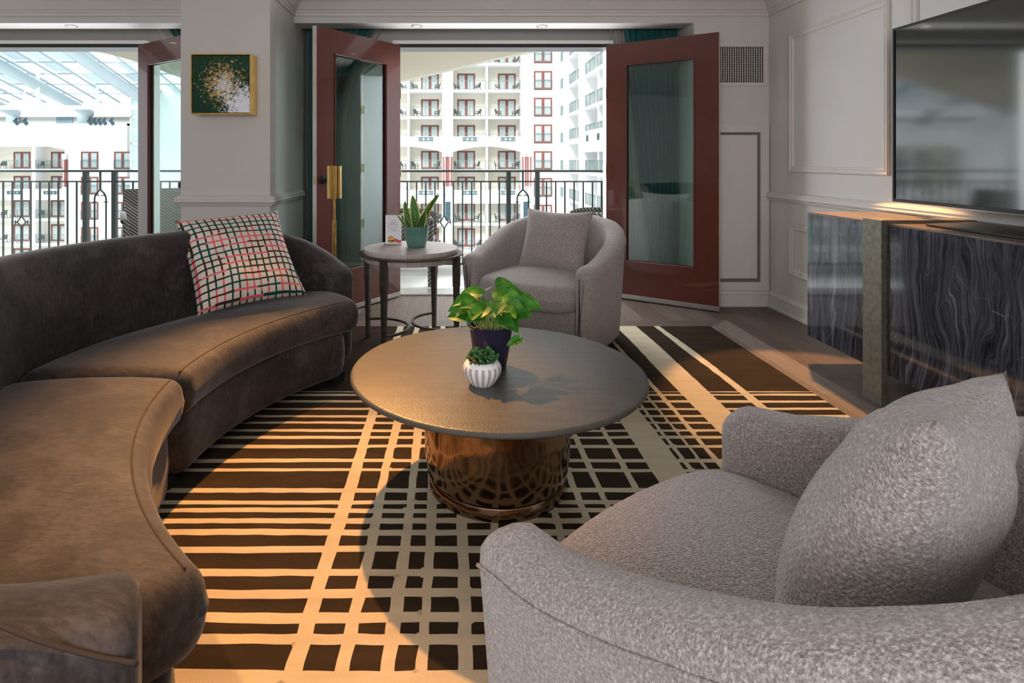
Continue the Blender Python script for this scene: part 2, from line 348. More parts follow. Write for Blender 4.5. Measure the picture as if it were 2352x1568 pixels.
# ------------------------------------------------------------------ mesh builder
class MB:
    def __init__(s): s.v = []; s.f = []; s.m = []; s.cur = 0; s.uv = {}
    def face(s, idx): s.f.append(tuple(idx)); s.m.append(s.cur)
    def box(s, x0, x1, y0, y1, z0, z1):
        b = len(s.v)
        s.v += [(x0,y0,z0),(x1,y0,z0),(x1,y1,z0),(x0,y1,z0),(x0,y0,z1),(x1,y0,z1),(x1,y1,z1),(x0,y1,z1)]
        for q in ((3,2,1,0),(4,5,6,7),(0,1,5,4),(1,2,6,5),(2,3,7,6),(3,0,4,7)): s.face([b+i for i in q])
        return s
    def obox(s, c, sx, sy, sz, rot):   # oriented box, rot Matrix 3x3
        b = len(s.v); c = Vector(c)
        for z in (-1, 1):
            for x, y in ((-1,-1),(1,-1),(1,1),(-1,1)):
                s.v.append(tuple(c + rot @ Vector((x*sx/2, y*sy/2, z*sz/2))))
        for q in ((3,2,1,0),(4,5,6,7),(0,1,5,4),(1,2,6,5),(2,3,7,6),(3,0,4,7)): s.face([b+i for i in q])
        return s
    def rings(s, rings, cap0=True, cap1=True, closed=False):
        n = len(rings[0]); b = len(s.v)
        for r in rings: s.v += [tuple(p) for p in r]
        R = len(rings)
        for i in range(R-1 if not closed else R):
            i2 = (i+1) % R
            for j in range(n):
                j2 = (j+1) % n
                s.face([b+i*n+j, b+i*n+j2, b+i2*n+j2, b+i2*n+j])
        if not closed:
            if cap0: s.face([b+j for j in range(n)][::-1])
            if cap1: s.face([b+(R-1)*n+j for j in range(n)])
        return s
    def lathe(s, prof, c=(0,0,0), n=48, ribs=None, cap0=True, cap1=True):
        rings = []
        for r, z in prof:
            ring = []
            for k in range(n):
                a = 2*PI*k/n; rr = r
                if ribs: rr = r*(1+ribs(a, z))
                ring.append((c[0]+rr*math.cos(a), c[1]+rr*math.sin(a), c[2]+z))
            rings.append(ring)
        return s.rings(rings, cap0, cap1)
    def tube(s, pts, r, n=8, closed=False):
        pts = [Vector(p) for p in pts]; rings = []; up = None
        for i, p in enumerate(pts):
            if closed: t = pts[(i+1) % len(pts)] - pts[i-1]
            else: t = pts[min(i+1, len(pts)-1)] - pts[max(i-1, 0)]
            t.normalize()
            if up is None: up = Vector((0,0,1)) if abs(t.z) < 0.9 else Vector((1,0,0))
            a = t.cross(up)
            if a.length < 1e-4: a = t.orthogonal()
            a.normalize(); b2 = a.cross(t).normalized(); up = b2
            rr = r[i] if isinstance(r, (list, tuple)) else r
            rings.append([p + a*rr*math.cos(2*PI*k/n) + b2*rr*math.sin(2*PI*k/n) for k in range(n)])
        return s.rings(rings, closed=closed)
    def prism(s, poly, axis, a, b):     # extrude 2D poly along axis
        def P(u, v, w): return {'x': (w,u,v), 'y': (u,w,v), 'z': (u,v,w)}[axis]
        return s.rings([[P(u,v,a) for u,v in poly], [P(u,v,b) for u,v in poly]])
    def build(s, name, mats, parent=None, smooth=False, bevel=0, seg=2, recalc=True, angle=None):
        me = bpy.data.meshes.new(name); me.from_pydata(s.v, [], s.f)
        if not isinstance(mats, (list, tuple)): mats = [mats]
        for m in mats: me.materials.append(m)
        for p, mi in zip(me.polygons, s.m): p.material_index = mi
        if recalc:
            bm = bmesh.new(); bm.from_mesh(me); bmesh.ops.recalc_face_normals(bm, faces=bm.faces); bm.to_mesh(me); bm.free()
        o = bpy.data.objects.new(name, me); COL.objects.link(o)
        if parent is not None: o.parent = parent
        if bevel:
            md = o.modifiers.new('bevel', 'BEVEL'); md.width = bevel; md.segments = seg; md.limit_method = 'ANGLE'; md.angle_limit = 0.6
        if smooth:
            for p in me.polygons: p.use_smooth = True
            if angle:
                try: me.set_sharp_from_angle(angle=angle)
                except Exception: pass
        me.update(); return o

def tag(o, label=None, cat=None, group=None, kind=None):
    if label: o['label'] = label
    if cat: o['category'] = cat
    if group: o['group'] = group
    if kind: o['kind'] = kind
    return o
def thing(name, label, cat, loc=(0,0,0), rz=0, group=None):
    o = bpy.data.objects.new(name, None); COL.objects.link(o); o.location = loc; o.rotation_euler = (0,0,rz)
    o.empty_display_size = 0.1
    return tag(o, label, cat, group)
def struct(name, mb, m, **k): return tag(mb.build(name, m, **k), kind='structure')
def dup(root, loc=None, rz=None, label=None, group=None):
    r = root.copy(); COL.objects.link(r)
    if loc is not None: r.location = loc
    if rz is not None: r.rotation_euler = (0,0,rz)
    if label: r['label'] = label
    if group: r['group'] = group
    for ch in list(root.children):
        c = ch.copy(); COL.objects.link(c); c.parent = r
        for g in list(ch.children):
            d = g.copy(); COL.objects.link(d); d.parent = c
    return r
def catmull(pts, n=8, closed=False):
    out = []; P = [Vector(p) for p in pts]; m = len(P)
    rng = range(m) if closed else range(m-1)
    for i in rng:
        if closed: a, b, c, d = P[i-1], P[i], P[(i+1) % m], P[(i+2) % m]
        else: a, b, c, d = P[max(i-1,0)], P[i], P[i+1], P[min(i+2, m-1)]
        for k in range(n):
            t = k/n
            out.append(0.5*((2*b)+(-a+c)*t+(2*a-5*b+4*c-d)*t*t+(-a+3*b-3*c+d)*t*t*t))
    if not closed: out.append(P[-1])
    return out
def interp(x, tab):
    if x <= tab[0][0]: return tab[0][1]
    for (a, va), (b, vb) in zip(tab, tab[1:]):
        if x <= b:
            t = (x-a)/(b-a); t = t*t*(3-2*t) if len(tab) < 4 else t
            return va+(vb-va)*t
    return tab[-1][1]
def ordn(i): return ['first','second','third','fourth','fifth','sixth','seventh','eighth','ninth','tenth','eleventh','twelfth'][i]

# soft cushion from a plan outline (list of (x,y), CCW)
def cushion(outline, z0, z1, r, dome=0.0, domebot=0.0, nr=6, flat=False):
    P = [Vector((p[0], p[1])) for p in outline]; n = len(P)
    nor = []
    for i in range(n):
        t = (P[(i+1) % n]-P[i-1]).normalized(); nor.append(Vector((-t.y, t.x)))   # inward for CCW
    cen = sum(P, Vector((0,0)))/n
    mb = MB(); rings = []
    def ring(ins, z): return [((P[i]+nor[i]*ins).x, (P[i]+nor[i]*ins).y, z) for i in range(n)]
    def ringc(f, z, ins=r):
        out = []
        for i in range(n):
            q = P[i]+nor[i]*ins; q = cen+(q-cen)*f; out.append((q.x, q.y, z))
        return out
    for f in (() if flat else (0.02, 0.4, 0.8)): rings.append(ringc(f, z0-domebot*(1-f*f)))
    for k in range(nr+1):
        a = PI/2*k/nr; rings.append(ring(r*(1-math.sin(a)), z0+r*(1-math.cos(a))))
    bulge = min(0.012, r*0.2)
    zm0, zm1 = z0+r, z1-r
    if zm1 > zm0+0.01:
        for k in (0.33, 0.66): rings.append(ring(-bulge*math.sin(PI*k), zm0+(zm1-zm0)*k))
    for k in range(nr+1):
        a = PI/2*k/nr; rings.append(ring(r*(1-math.cos(a)), z1-r+r*math.sin(a)))
    if flat:
        for q, zz in ((0.03, 0.45), (0.07, 0.8), (0.12, 0.97)): rings.append(ring(r+q, z1+dome*zz))
    for f in (() if flat else (0.93, 0.8, 0.62, 0.42, 0.2, 0.02)): rings.append(ringc(f, z1+dome*(1-f**2.2)))
    mb.rings(rings); return mb

# wall-like upholstered loft along plan path
def wall_loft(path, t, z0, ztop, r_end=0.05, taper=0.0, nk=7, rb=0.02, lean=0.0, z0end=0):
    """path: list of 2D pts; outward = right-hand normal; ztop(s,S) -> height"""
    P = [Vector((p[0], p[1])) for p in path]
    seg = [(P[i+1]-P[i]).length for i in range(len(P)-1)]; S = sum(seg); acc = [0]
    for q in seg: acc.append(acc[-1]+q)
    # resample finely near ends
    ss = []
    k = 0.0
    for q in (0, 0.08, 0.2, 0.4, 0.65, 1.0): ss.append(q*r_end)
    m = max(30, int(S/0.035))
    for i in range(1, m): 
        s = r_end+(S-2*r_end)*i/m; ss.append(s)
    for q in (1.0, 0.65, 0.4, 0.2, 0.08, 0): ss.append(S-q*r_end)
    def at(s):
        for i in range(len(seg)):
            if s <= acc[i+1] or i == len(seg)-1:
                u = (s-acc[i])/seg[i]; return P[i].lerp(P[i+1], max(0, min(1, u)))
    rings = []
    for s in ss:
        p = at(s); tg = (at(min(S, s+0.02))-at(max(0, s-0.02))).normalized(); no = Vector((tg.y, -tg.x))
        d = min(s, S-s); k = 0
        if d < r_end: k = r_end-math.sqrt(max(0, r_end**2-(r_end-d)**2))
        h = t/2-min(k, t/2-0.002)*1.0; zt = ztop(s, S)-k*0.8; zb = z0+k*0.5
        ring = []
        def add(off, z):
            tp = taper*(1-max(0, min(1, (z-z0)/max(0.01, zt-z0)))) 
            q = p+no*(off-(tp if off > 0 else -tp*0.2)+lean*(z-z0)); ring.append((q.x, q.y, z))
        ra = h*0.9
        add(h-rb*0.7 if h > rb else h*0.4, zb); add(h, zb+rb)
        for q in (0.3, 0.6, 0.85): add(h, zb+rb+(zt-ra-zb-rb)*q)
        for i in range(nk+1):
            a = PI*i/nk; add(h*math.cos(a), zt-ra+ra*math.sin(a)**0.62 if 0 < i < nk else zt-ra)
        for q in (0.85, 0.6, 0.3): add(-h, zb+rb+(zt-ra-zb-rb)*q)
        add(-h, zb+rb); add(-(h-rb*0.7) if h > rb else -h*0.4, zb)
        rings.append(ring)
    mb = MB(); mb.rings(rings); return mb

def pillow(name, mat, size, thick, M, parent=None, n=26, pinch=0.05, wr=0.0, seed=1):
    """pillow in local XZ plane, thickness along Y, UVs 0..1; M = placement matrix"""
    rnd = random.Random(seed); ph = [rnd.uniform(0, 6) for _ in range(8)]
    vs, fs, uvs = [], [], []
    idx = {}
    for side in (0, 1):
        for i in range(n+1):
            for j in range(n+1):
                edge = i in (0, n) or j in (0, n)
                if side and edge: idx[1, i, j] = idx[0, i, j]; continue
                u, v = -1+2*i/n, -1+2*j/n
                x = u*(1-pinch*(1-v*v)*(0.6+0.4*abs(u))); z = v*(1-pinch*(1-u*u)*(0.6+0.4*abs(v)))
                th = thick/2*((1-abs(u)**2.6)*(1-abs(v)**2.6))**0.55
                cr = 1+0.0*u
                w = wr*(math.sin(5*u+3*v+ph[0])*math.sin(4*v-2*u+ph[1])+0.5*math.sin(11*u*v+ph[2])) * min(1, (1-abs(u))*4)*min(1, (1-abs(v))*4)
                y = (-1 if side == 0 else 1)*th*cr + w
                idx[side, i, j] = len(vs); vs.append(tuple(M @ Vector((x*size/2, y, z*size/2))))
    for side in (0, 1):
        for i in range(n):
            for j in range(n):
                q = [(i,j),(i+1,j),(i+1,j+1),(i,j+1)]
                if side: q = q[::-1]
                fs.append([idx[side, a, b] for a, b in q]); uvs.append([(a/n, b/n) for a, b in q])
    me = bpy.data.meshes.new(name); me.from_pydata(vs, [], fs); me.materials.append(mat)
    ul = me.uv_layers.new(name='uv'); k = 0
    for q in uvs:
        for c in q: ul.data[k].uv = c; k += 1
    for p in me.polygons: p.use_smooth = True
    o = bpy.data.objects.new(name, me); COL.objects.link(o)
    if parent is not None: o.parent = parent
    return o

# ================================================================== ROOM SHELL
YB = 4.81; XR = 2.587; CEIL = 2.55; XL = -4.6; YN = -3.2
struct('floor', MB().box(XL-0.1, XR+0.1, YN-0.1, 5.2, -0.1, 0.0), M_floor)
# border planks framing the rug inset
mb = MB(); 
mb.rings([[(-4.4,4.20,-.01),(1.84,4.20,-.01),(2.04,4.385,-.01),(-4.4,4.385,-.01)],[(-4.4,4.20,.0015),(1.84,4.20,.0015),(2.04,4.385,.0015),(-4.4,4.385,.0015)]])
mb2 = MB(); mb2.rings([[(1.84,-3,-.01),(2.04,-3,-.01),(2.04,4.385,-.01),(1.84,4.20,-.01)],[(1.84,-3,.0015),(2.04,-3,.0015),(2.04,4.385,.0015),(1.84,4.20,.0015)]])
M_borderx = wood('grey_oak_border_cross', (0.085, 0.063, 0.050), (0.145, 0.112, 0.093), (0.21, 0.172, 0.15), plank_w=0.21, plank_l=3.0, axis='X')
struct('trim_1', mb, M_borderx); struct('trim_2', mb2, M_border)
struct('ceiling', MB().box(XL-0.1, XR+0.1, YN-0.1, YB+0.02, CEIL, CEIL+0.1), M_ceil)
struct('wall_right', MB().box(XR, XR+0.15, YN-0.1, 5.4, 0, CEIL), M_wall)
struct('wall_left', MB().box(XL-0.15, XL, YN-0.1, 5.4, 0, CEIL), M_wall)
struct('wall_front', MB().box(XL-0.15, XR+0.15, YN-0.15, YN, 0, CEIL), M_wall)
mb = MB(); mb.box(XL, -1.935, YB, 5.02, 2.315, CEIL+0.05); mb.box(-1.30, 1.974, YB, 5.02, 2.315, CEIL+0.05)
mb.box(1.974, XR, YB, 5.4, 0, CEIL+0.05)
struct('wall_back', mb, M_wall)
mb = MB(); mb.box(-1.935, -1.30, 4.18, 5.4, 0, CEIL); struct('wall_pillar', mb, M_wall)
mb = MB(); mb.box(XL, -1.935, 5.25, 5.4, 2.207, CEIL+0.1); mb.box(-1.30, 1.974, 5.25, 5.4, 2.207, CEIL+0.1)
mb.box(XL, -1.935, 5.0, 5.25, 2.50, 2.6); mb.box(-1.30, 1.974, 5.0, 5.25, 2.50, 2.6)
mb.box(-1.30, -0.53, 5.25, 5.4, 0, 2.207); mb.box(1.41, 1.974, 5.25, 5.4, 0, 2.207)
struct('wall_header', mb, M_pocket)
# door heads / jambs / tracks
mb = MB(); mb.box(-0.53, -0.50, 5.16, 5.40, 0, 2.207); mb.box(1.38, 1.41, 5.16, 5.40, 0, 2.207); mb.box(-0.53, 1.41, 5.16, 5.40, 2.215, 2.245)
struct('trim_3', mb, M_white)
mb = MB(); mb.box(-2.72, -2.69, 5.22, 5.40, 0, 2.207); mb.box(XL, -2.69, 5.16, 5.40, 2.215, 2.245)
struct('trim_4', mb, M_white)
mb = MB(); mb.box(-0.50, 1.38, 5.17, 5.38, 2.185, 2.215); struct('trim_5', mb, M_blackm)
mb = MB(); mb.box(XL, -2.72, 5.17, 5.38, 2.185, 2.215); struct('trim_6', mb, M_blackm)
struct('trim_7', MB().box(XL, 1.974, 5.17, 5.42, -0.02, 0.014), M_silver)

# mouldings: profile polygon (d = out from wall, z) swept along straight runs
def run(mb, prof, p0, p1, n, m0=0, m1=0):
    """sweep profile (d,z) from p0 to p1 (2D), n = out-of-wall normal; m0/m1 mitre: +1 extends with d, -1 shortens"""
    t = Vector((p1[0]-p0[0], p1[1]-p0[1])).normalized()
    R = []
    for p, m, sg in ((p0, m0, -1), (p1, m1, 1)):
        R.append([(p[0]+n[0]*d+t.x*sg*m*d, p[1]+n[1]*d+t.y*sg*m*d, z) for d, z in prof])
    mb.rings(R)
CROWN = [(0,2.37),(0.014,2.37),(0.014,2.393),(0.022,2.398),(0.022,2.412),(0.035,2.42),(0.05,2.445),(0.072,2.472),(0.092,2.485),(0.092,2.494),(0.105,2.50),(0.115,2.512),(0.12,2.53),(0.12,2.55),(0,2.55)]
RAIL = [(0,0.865),(0.012,0.868),(0.016,0.876),(0.024,0.880),(0.024,0.886),(0.034,0.892),(0.040,0.902),(0.034,0.912),(0.036,0.922),(0.028,0.93),(0.020,0.936),(0.012,0.940),(0,0.943)]
BASE = [(0,0),(0.022,0),(0.022,0.018),(0.016,0.024),(0.016,0.098),(0.020,0.104),(0.014,0.115),(0.008,0.128),(0,0.132)]
mb = MB()
run(mb, CROWN, (XL, YB), (-1.935, YB), (0,-1), 0, -1)
run(mb, CROWN, (-1.30, YB), (XR, YB), (0,-1), -1, -1)
struct('trim_8', mb, M_trim)
mb = MB(); run(mb, CROWN, (-1.30, YB), (-1.30, 4.18), (1,0), -1, 1); run(mb, CROWN, (-1.30, 4.18), (-1.935, 4.18), (0,-1), 1, 1); run(mb, CROWN, (-1.935, 4.18), (-1.935, YB), (-1,0), 1, -1)
struct('trim_9', mb, M_trim)
mb = MB(); run(mb, CROWN, (XR, YB), (XR, YN), (-1,0), -1, 0); struct('trim_10', mb, M_trim)
mb = MB(); run(mb, RAIL, (-1.30, 5.03), (-1.30, 4.18), (1,0), 0, 1); run(mb, RAIL, (-1.30, 4.18), (-1.935, 4.18), (0,-1), 1, 1); run(mb, RAIL, (-1.935, 4.18), (-1.935, 5.0), (-1,0), 1, 0)
struct('trim_11', mb, M_trim)
mb = MB(); run(mb, RAIL, (XR, YB), (XR, YN), (-1,0), 0, 0); struct('trim_12', mb, M_trim)
mb = MB(); run(mb, BASE, (XR, YB), (XR, YN), (-1,0), -1, 0); struct('baseboard_right', mb, M_trim)
mb = MB(); run(mb, BASE, (1.974, YB), (XR, YB), (0,-1), 0, -1); struct('baseboard_back', mb, M_trim)
mb = MB(); run(mb, BASE, (-1.30, 5.0), (-1.30, 4.18), (1,0), 0, 1); run(mb, BASE, (-1.30, 4.18), (-1.935, 4.18), (0,-1), 1, 1); struct('baseboard_pillar', mb, M_trim)
# picture-frame panel mouldings on right wall
def panel(y0, y1, z0, z1):
    mb = MB()
    prof = [(0,0),(0.010,0.0),(0.018,0.006),(0.018,0.012),(0.010,0.018),(0.010,0.026),(0.014,0.032),(0.012,0.040),(0.004,0.046),(0,0.046)]
    R = []
    for (y, z, sy, sz) in ((y0,z0,1,1),(y1,z0,-1,1),(y1,z1,-1,-1),(y0,z1,1,-1)):
        R.append([(XR-d, y+sy*w, z+sz*w) for d, w in prof])
    mb.rings(R, closed=True); return mb
for i, a in enumerate([(3.475, 4.50, 1.103, 2.16), (0.6, 3.31, 1.103, 2.16), (3.475, 4.50, 0.317, 0.71), (0.6, 3.31, 0.317, 0.71)]):
    struct('trim_%d' % (13+i), panel(*a), M_trim)
# access panel on the back wall
ap = thing('access_panel', 'painted access panel with recessed door on the back wall right of the right door', 'panel', (2.27, YB, 0.8))
ox, oz = -2.27, -0.8
mb = MB()
for (x0,x1,z0,z1) in ((1.985,2.055,0.132,1.49),(2.51,2.578,0.132,1.49),(2.055,2.51,0.132,0.20),(2.055,2.51,1.42,1.49)): mb.box(x0+ox,x1+ox,-0.022,0,z0+oz,z1+oz)
mb.build('frame', M_trim, ap, bevel=0.002)
MB().box(2.055+ox,2.51+ox,-0.004,0.0,0.20+oz,1.42+oz).build('backing', plain('panel_gap_shadow_paint', (0.17, 0.145, 0.12), 0.8), ap)
MB().box(2.07+ox,2.485+ox,-0.016,-0.004,0.228+oz,1.40+oz).build('door', M_trim, ap, bevel=0.003)
# vent
vg = thing('air_vent', 'white wall air vent with thin vertical louvre bars beside the right door', 'vent', (2.30, YB, 1.98))
ox, oz = -2.30, -1.98
mb = MB()
for (x0,x1,z0,z1) in ((2.02,2.052,1.80,2.155),(2.537,2.572,1.80,2.155),(2.052,2.537,1.80,1.828),(2.052,2.537,2.12,2.155)): mb.box(x0+ox,x1+ox,-0.012,0,z0+oz,z1+oz)
mb.build('frame', M_trim, vg, bevel=0.002)
MB().box(2.05+ox,2.54+ox,-0.001,0.0,1.825+oz,2.125+oz).build('backing', M_grille, vg)
mb = MB(); x = 2.061
while x < 2.535:
    mb.box(x+ox-0.0028,x+ox+0.0028,-0.010,-0.001,1.828+oz,2.12+oz); x += 0.0192
for z in [1.85+0.019*i for i in range(14)]: mb.box(2.052+ox,2.537+ox,-0.004,-0.002,z+oz-0.001,z+oz+0.001)
mb.build('louvre', M_trim, vg)

# downlights in the soffit + ceiling
def downlight(x, y, z, label):
    t = thing('recessed_downlight', label, 'downlight', (x, y, z), 0, 'recessed downlights')
    MB().lathe([(0.047,0.0),(0.047,-0.003),(0.043,-0.006),(0.033,-0.004),(0.031,0.0)], n=40, cap0=False, cap1=False).build('trim_ring', M_silver, t, smooth=True)
    MB().lathe([(0.031,-0.001),(0.029,-0.0025),(0.02,-0.003),(0.001,-0.003)], n=32).build('lens', M_lampglow, t)
    return t
downlight(-0.30, 4.915, 2.315, 'recessed downlight in the soffit above the middle opening, nearer the left door')
downlight(0.747, 4.915, 2.315, 'recessed downlight in the soffit above the middle opening, nearer the right door')
downlight(-3.19, 4.915, 2.315, 'recessed downlight in the soffit above the left opening')

# ================================================================== DOORS
def door_leaf(name, label, hinge, end, knob=None, sticker=False, glass_flip=False):
    d = Vector((end[0]-hinge[0], end[1]-hinge[1])); w = d.length; ang = math.atan2(d.y, d.x)
    t = thing(name, label, 'door', (hinge[0], hinge[1], 0), ang)
    T = 0.045; zb, zt = 0.014, 2.197
    ys = (-T/2, T/2)
    mb = MB()
    sw = 0.17
    mb.box(0, sw, ys[0], ys[1], zb+0.03, zt); mb.box(w-sw-0.01, w, ys[0], ys[1], zb+0.03, zt)
    mb.box(sw, w-sw-0.01, ys[0], ys[1], zb+0.03, 0.325); mb.box(sw, w-sw-0.01, ys[0], ys[1], 2.017, zt)
    o = mb.build('door_frame', [M_maroon, M_edge], t)
    for p in o.data.polygons:
        if abs(p.normal.x) > 0.9 and (p.center.x > w-0.002 or p.center.x < 0.002): p.material_index = 1
        if abs(p.normal.z) > 0.9 and p.center.z > zt-0.001: p.material_index = 1
    # glazing bead
    mb = MB(); x0, x1, z0, z1 = sw, w-sw-0.01, 0.325, 2.017
    for sy in (-1, 1):
        y = sy*T/2
        prof = [(0, 0), (0, sy*0.006), (0.008, sy*0.006), (0.014, 0), (0.014, -sy*0.012), (0, -sy*0.012)]
        R = []
        for (x, z, sx, sz) in ((x0,z0,1,1),(x1,z0,-1,1),(x1,z1,-1,-1),(x0,z1,1,-1)): R.append([(x+sx*q, y+e, z+sz*q) for q, e in prof])
        mb.rings(R, closed=True)
    mb.build('glazing_bead', M_maroon, t)
    MB().box(x0, x1, -0.003, 0.003, z0, z1).build('glass_pane', M_glass, t)
    mb = MB(); mb.box(0.0, w, ys[0]-0.004, ys[1]+0.004, zb-0.004, zb+0.034)
    sw_ = mb.build('door_sweep', M_silver, t, bevel=0.002)
    if knob:
        kx, kz = knob
        for sy in (-1, 1):
            mb = MB(); pr = [(0.034,0),(0.034,0.006),(0.012,0.010),(0.011,0.03),(0.022,0.036),(0.028,0.046),(0.028,0.056),(0.02,0.066),(0.002,0.069)]
            rings = [[(kx+r*math.cos(2*PI*k/24), sy*(T/2+z), kz+r*math.sin(2*PI*k/24)) for k in range(24)] for r, z in pr]
            mb.rings(rings); mb.build('knob', M_blackm, t, smooth=True)
        MB().box(w-0.001, w+0.002, -0.012, 0.012, kz-0.03, kz+0.03).build('latch_plate', M_brasspale, t)
    for i, z in enumerate((0.45, 1.10, 1.78)):
        mb = MB(); mb.box(-0.003, 0.0, -0.02, 0.02, z-0.05, z+0.05)
        mb.tube([(-0.006, T/2*0.9, z-0.052), (-0.006, T/2*0.9, z+0.052)], 0.006)
        mb.build('hinge', M_brasspale, t)
    if sticker:
        MB().box(sticker[0], sticker[1], sticker[4]*0.0031, sticker[4]*0.0040, sticker[2], sticker[3]).build('paper_notice', M_paper, t)
    return t
door_leaf('door_2', 'maroon glazed door left of the middle opening, swung inward with black knob', (-0.477, 5.15), (-1.03, 4.38), knob=(0.88, 1.046))
door_leaf('door_3', 'maroon glazed door right of the middle opening, beside the armchair and wall vent', (1.352, 5.15), (2.095, 4.615))
door_leaf('door_1', 'maroon glazed door of the left opening, partly hidden behind the pillar', (-2.735, 5.15), (-1.99, 4.60), knob=(0.80, 1.0))

# ================================================================== CURTAINS
def curtain(name, label, mat, top, bot, y, z0, z1, amp, folds, cat='curtain', seed=0, group=None, sweep=0.45):
    rnd = random.Random(seed); n = folds*14; mb = MB(); rows = 18; ph = rnd.uniform(0, 6)
    vs = []
    for j in range(rows+1):
        v = j/rows; z = z1+(z0-z1)*v
        vv = v**1.0
        vv = min(1.0, 1-(1-min(1, v/sweep))**2) if sweep else v
        a = top[0]+(bot[0]-top[0])*vv; b = top[1]+(bot[1]-top[1])*vv
        for i in range(n+1):
            u = i/n; uu = u+0.012*math.sin(u*23+ph)
            x = a+(b-a)*uu
            w = amp*(math.sin(2*PI*folds*u+ph+0.6*math.sin(3*u*PI+v*2))+0.35*math.sin(2*PI*folds*2.3*u+1.3*v))
            vs.append((x, y+w, z))
    mb.v = vs
    for j in range(rows):
        for i in range(n): mb.face([j*(n+1)+i, j*(n+1)+i+1, (j+1)*(n+1)+i+1, (j+1)*(n+1)+i])
    o = mb.build(name, mat, smooth=True, recalc=False)
    return tag(o, label, cat, group)
curtain('curtain', 'teal curtain gathered behind the left door of the middle opening', M_teal, (-1.27,-0.575), (-1.27,-1.00), 5.10, 0.03, 2.49, 0.022, 11, seed=1)
curtain('sheer_curtain', 'white sheer curtain edge beside the teal curtain of the left door', M_sheer, (-0.70,-0.53), (-1.1,-0.95), 5.20, 0.03, 2.49, 0.012, 5, 'sheer curtain', seed=2)
curtain('curtain', 'teal curtain seen through the glass of the right door', M_teal, (1.47,1.955), (1.73,1.955), 5.10, 0.03, 2.49, 0.022, 9, seed=3, sweep=0)
curtain('sheer_curtain', 'white sheer curtain hanging slantwise behind the right door glass', M_sheer, (1.37,1.62), (1.56,1.80), 5.185, 0.03, 2.49, 0.012, 7, 'sheer curtain', seed=4, sweep=0)
curtain('curtain', 'teal curtain beside the pillar in the left opening', M_teal, (-2.60,-1.95), (-2.10,-1.95), 5.12, 0.03, 2.49, 0.022, 10, seed=5)
curtain('sheer_curtain', 'white sheer curtain edge beside the left opening door', M_sheer, (-2.74,-2.56), (-2.2,-2.05), 5.20, 0.03, 2.49, 0.012, 5, 'sheer curtain', seed=6)

# ================================================================== PICTURE
pc = thing('wall_picture', 'square green and gold splatter artwork in deep gold frame on the pillar', 'picture', (-1.598, 4.18, 1.72))
D = 0.135; hw = 0.208; hh = 0.208
mb = MB()
fw = 0.008
for (x0,x1,z0,z1) in ((-hw,-hw+fw,-hh,hh),(hw-fw,hw,-hh,hh),(-hw+fw,hw-fw,-hh,-hh+fw),(-hw+fw,hw-fw,hh-fw,hh)): mb.box(x0,x1,-D,0,z0,z1)
mb.build('frame', M_gold, pc, bevel=0.001)
MB().box(-hw+fw+0.004,hw-fw-0.004,-D+0.012,-0.002,-hh+fw+0.004,hh-fw-0.004).build('canvas', M_art, pc)

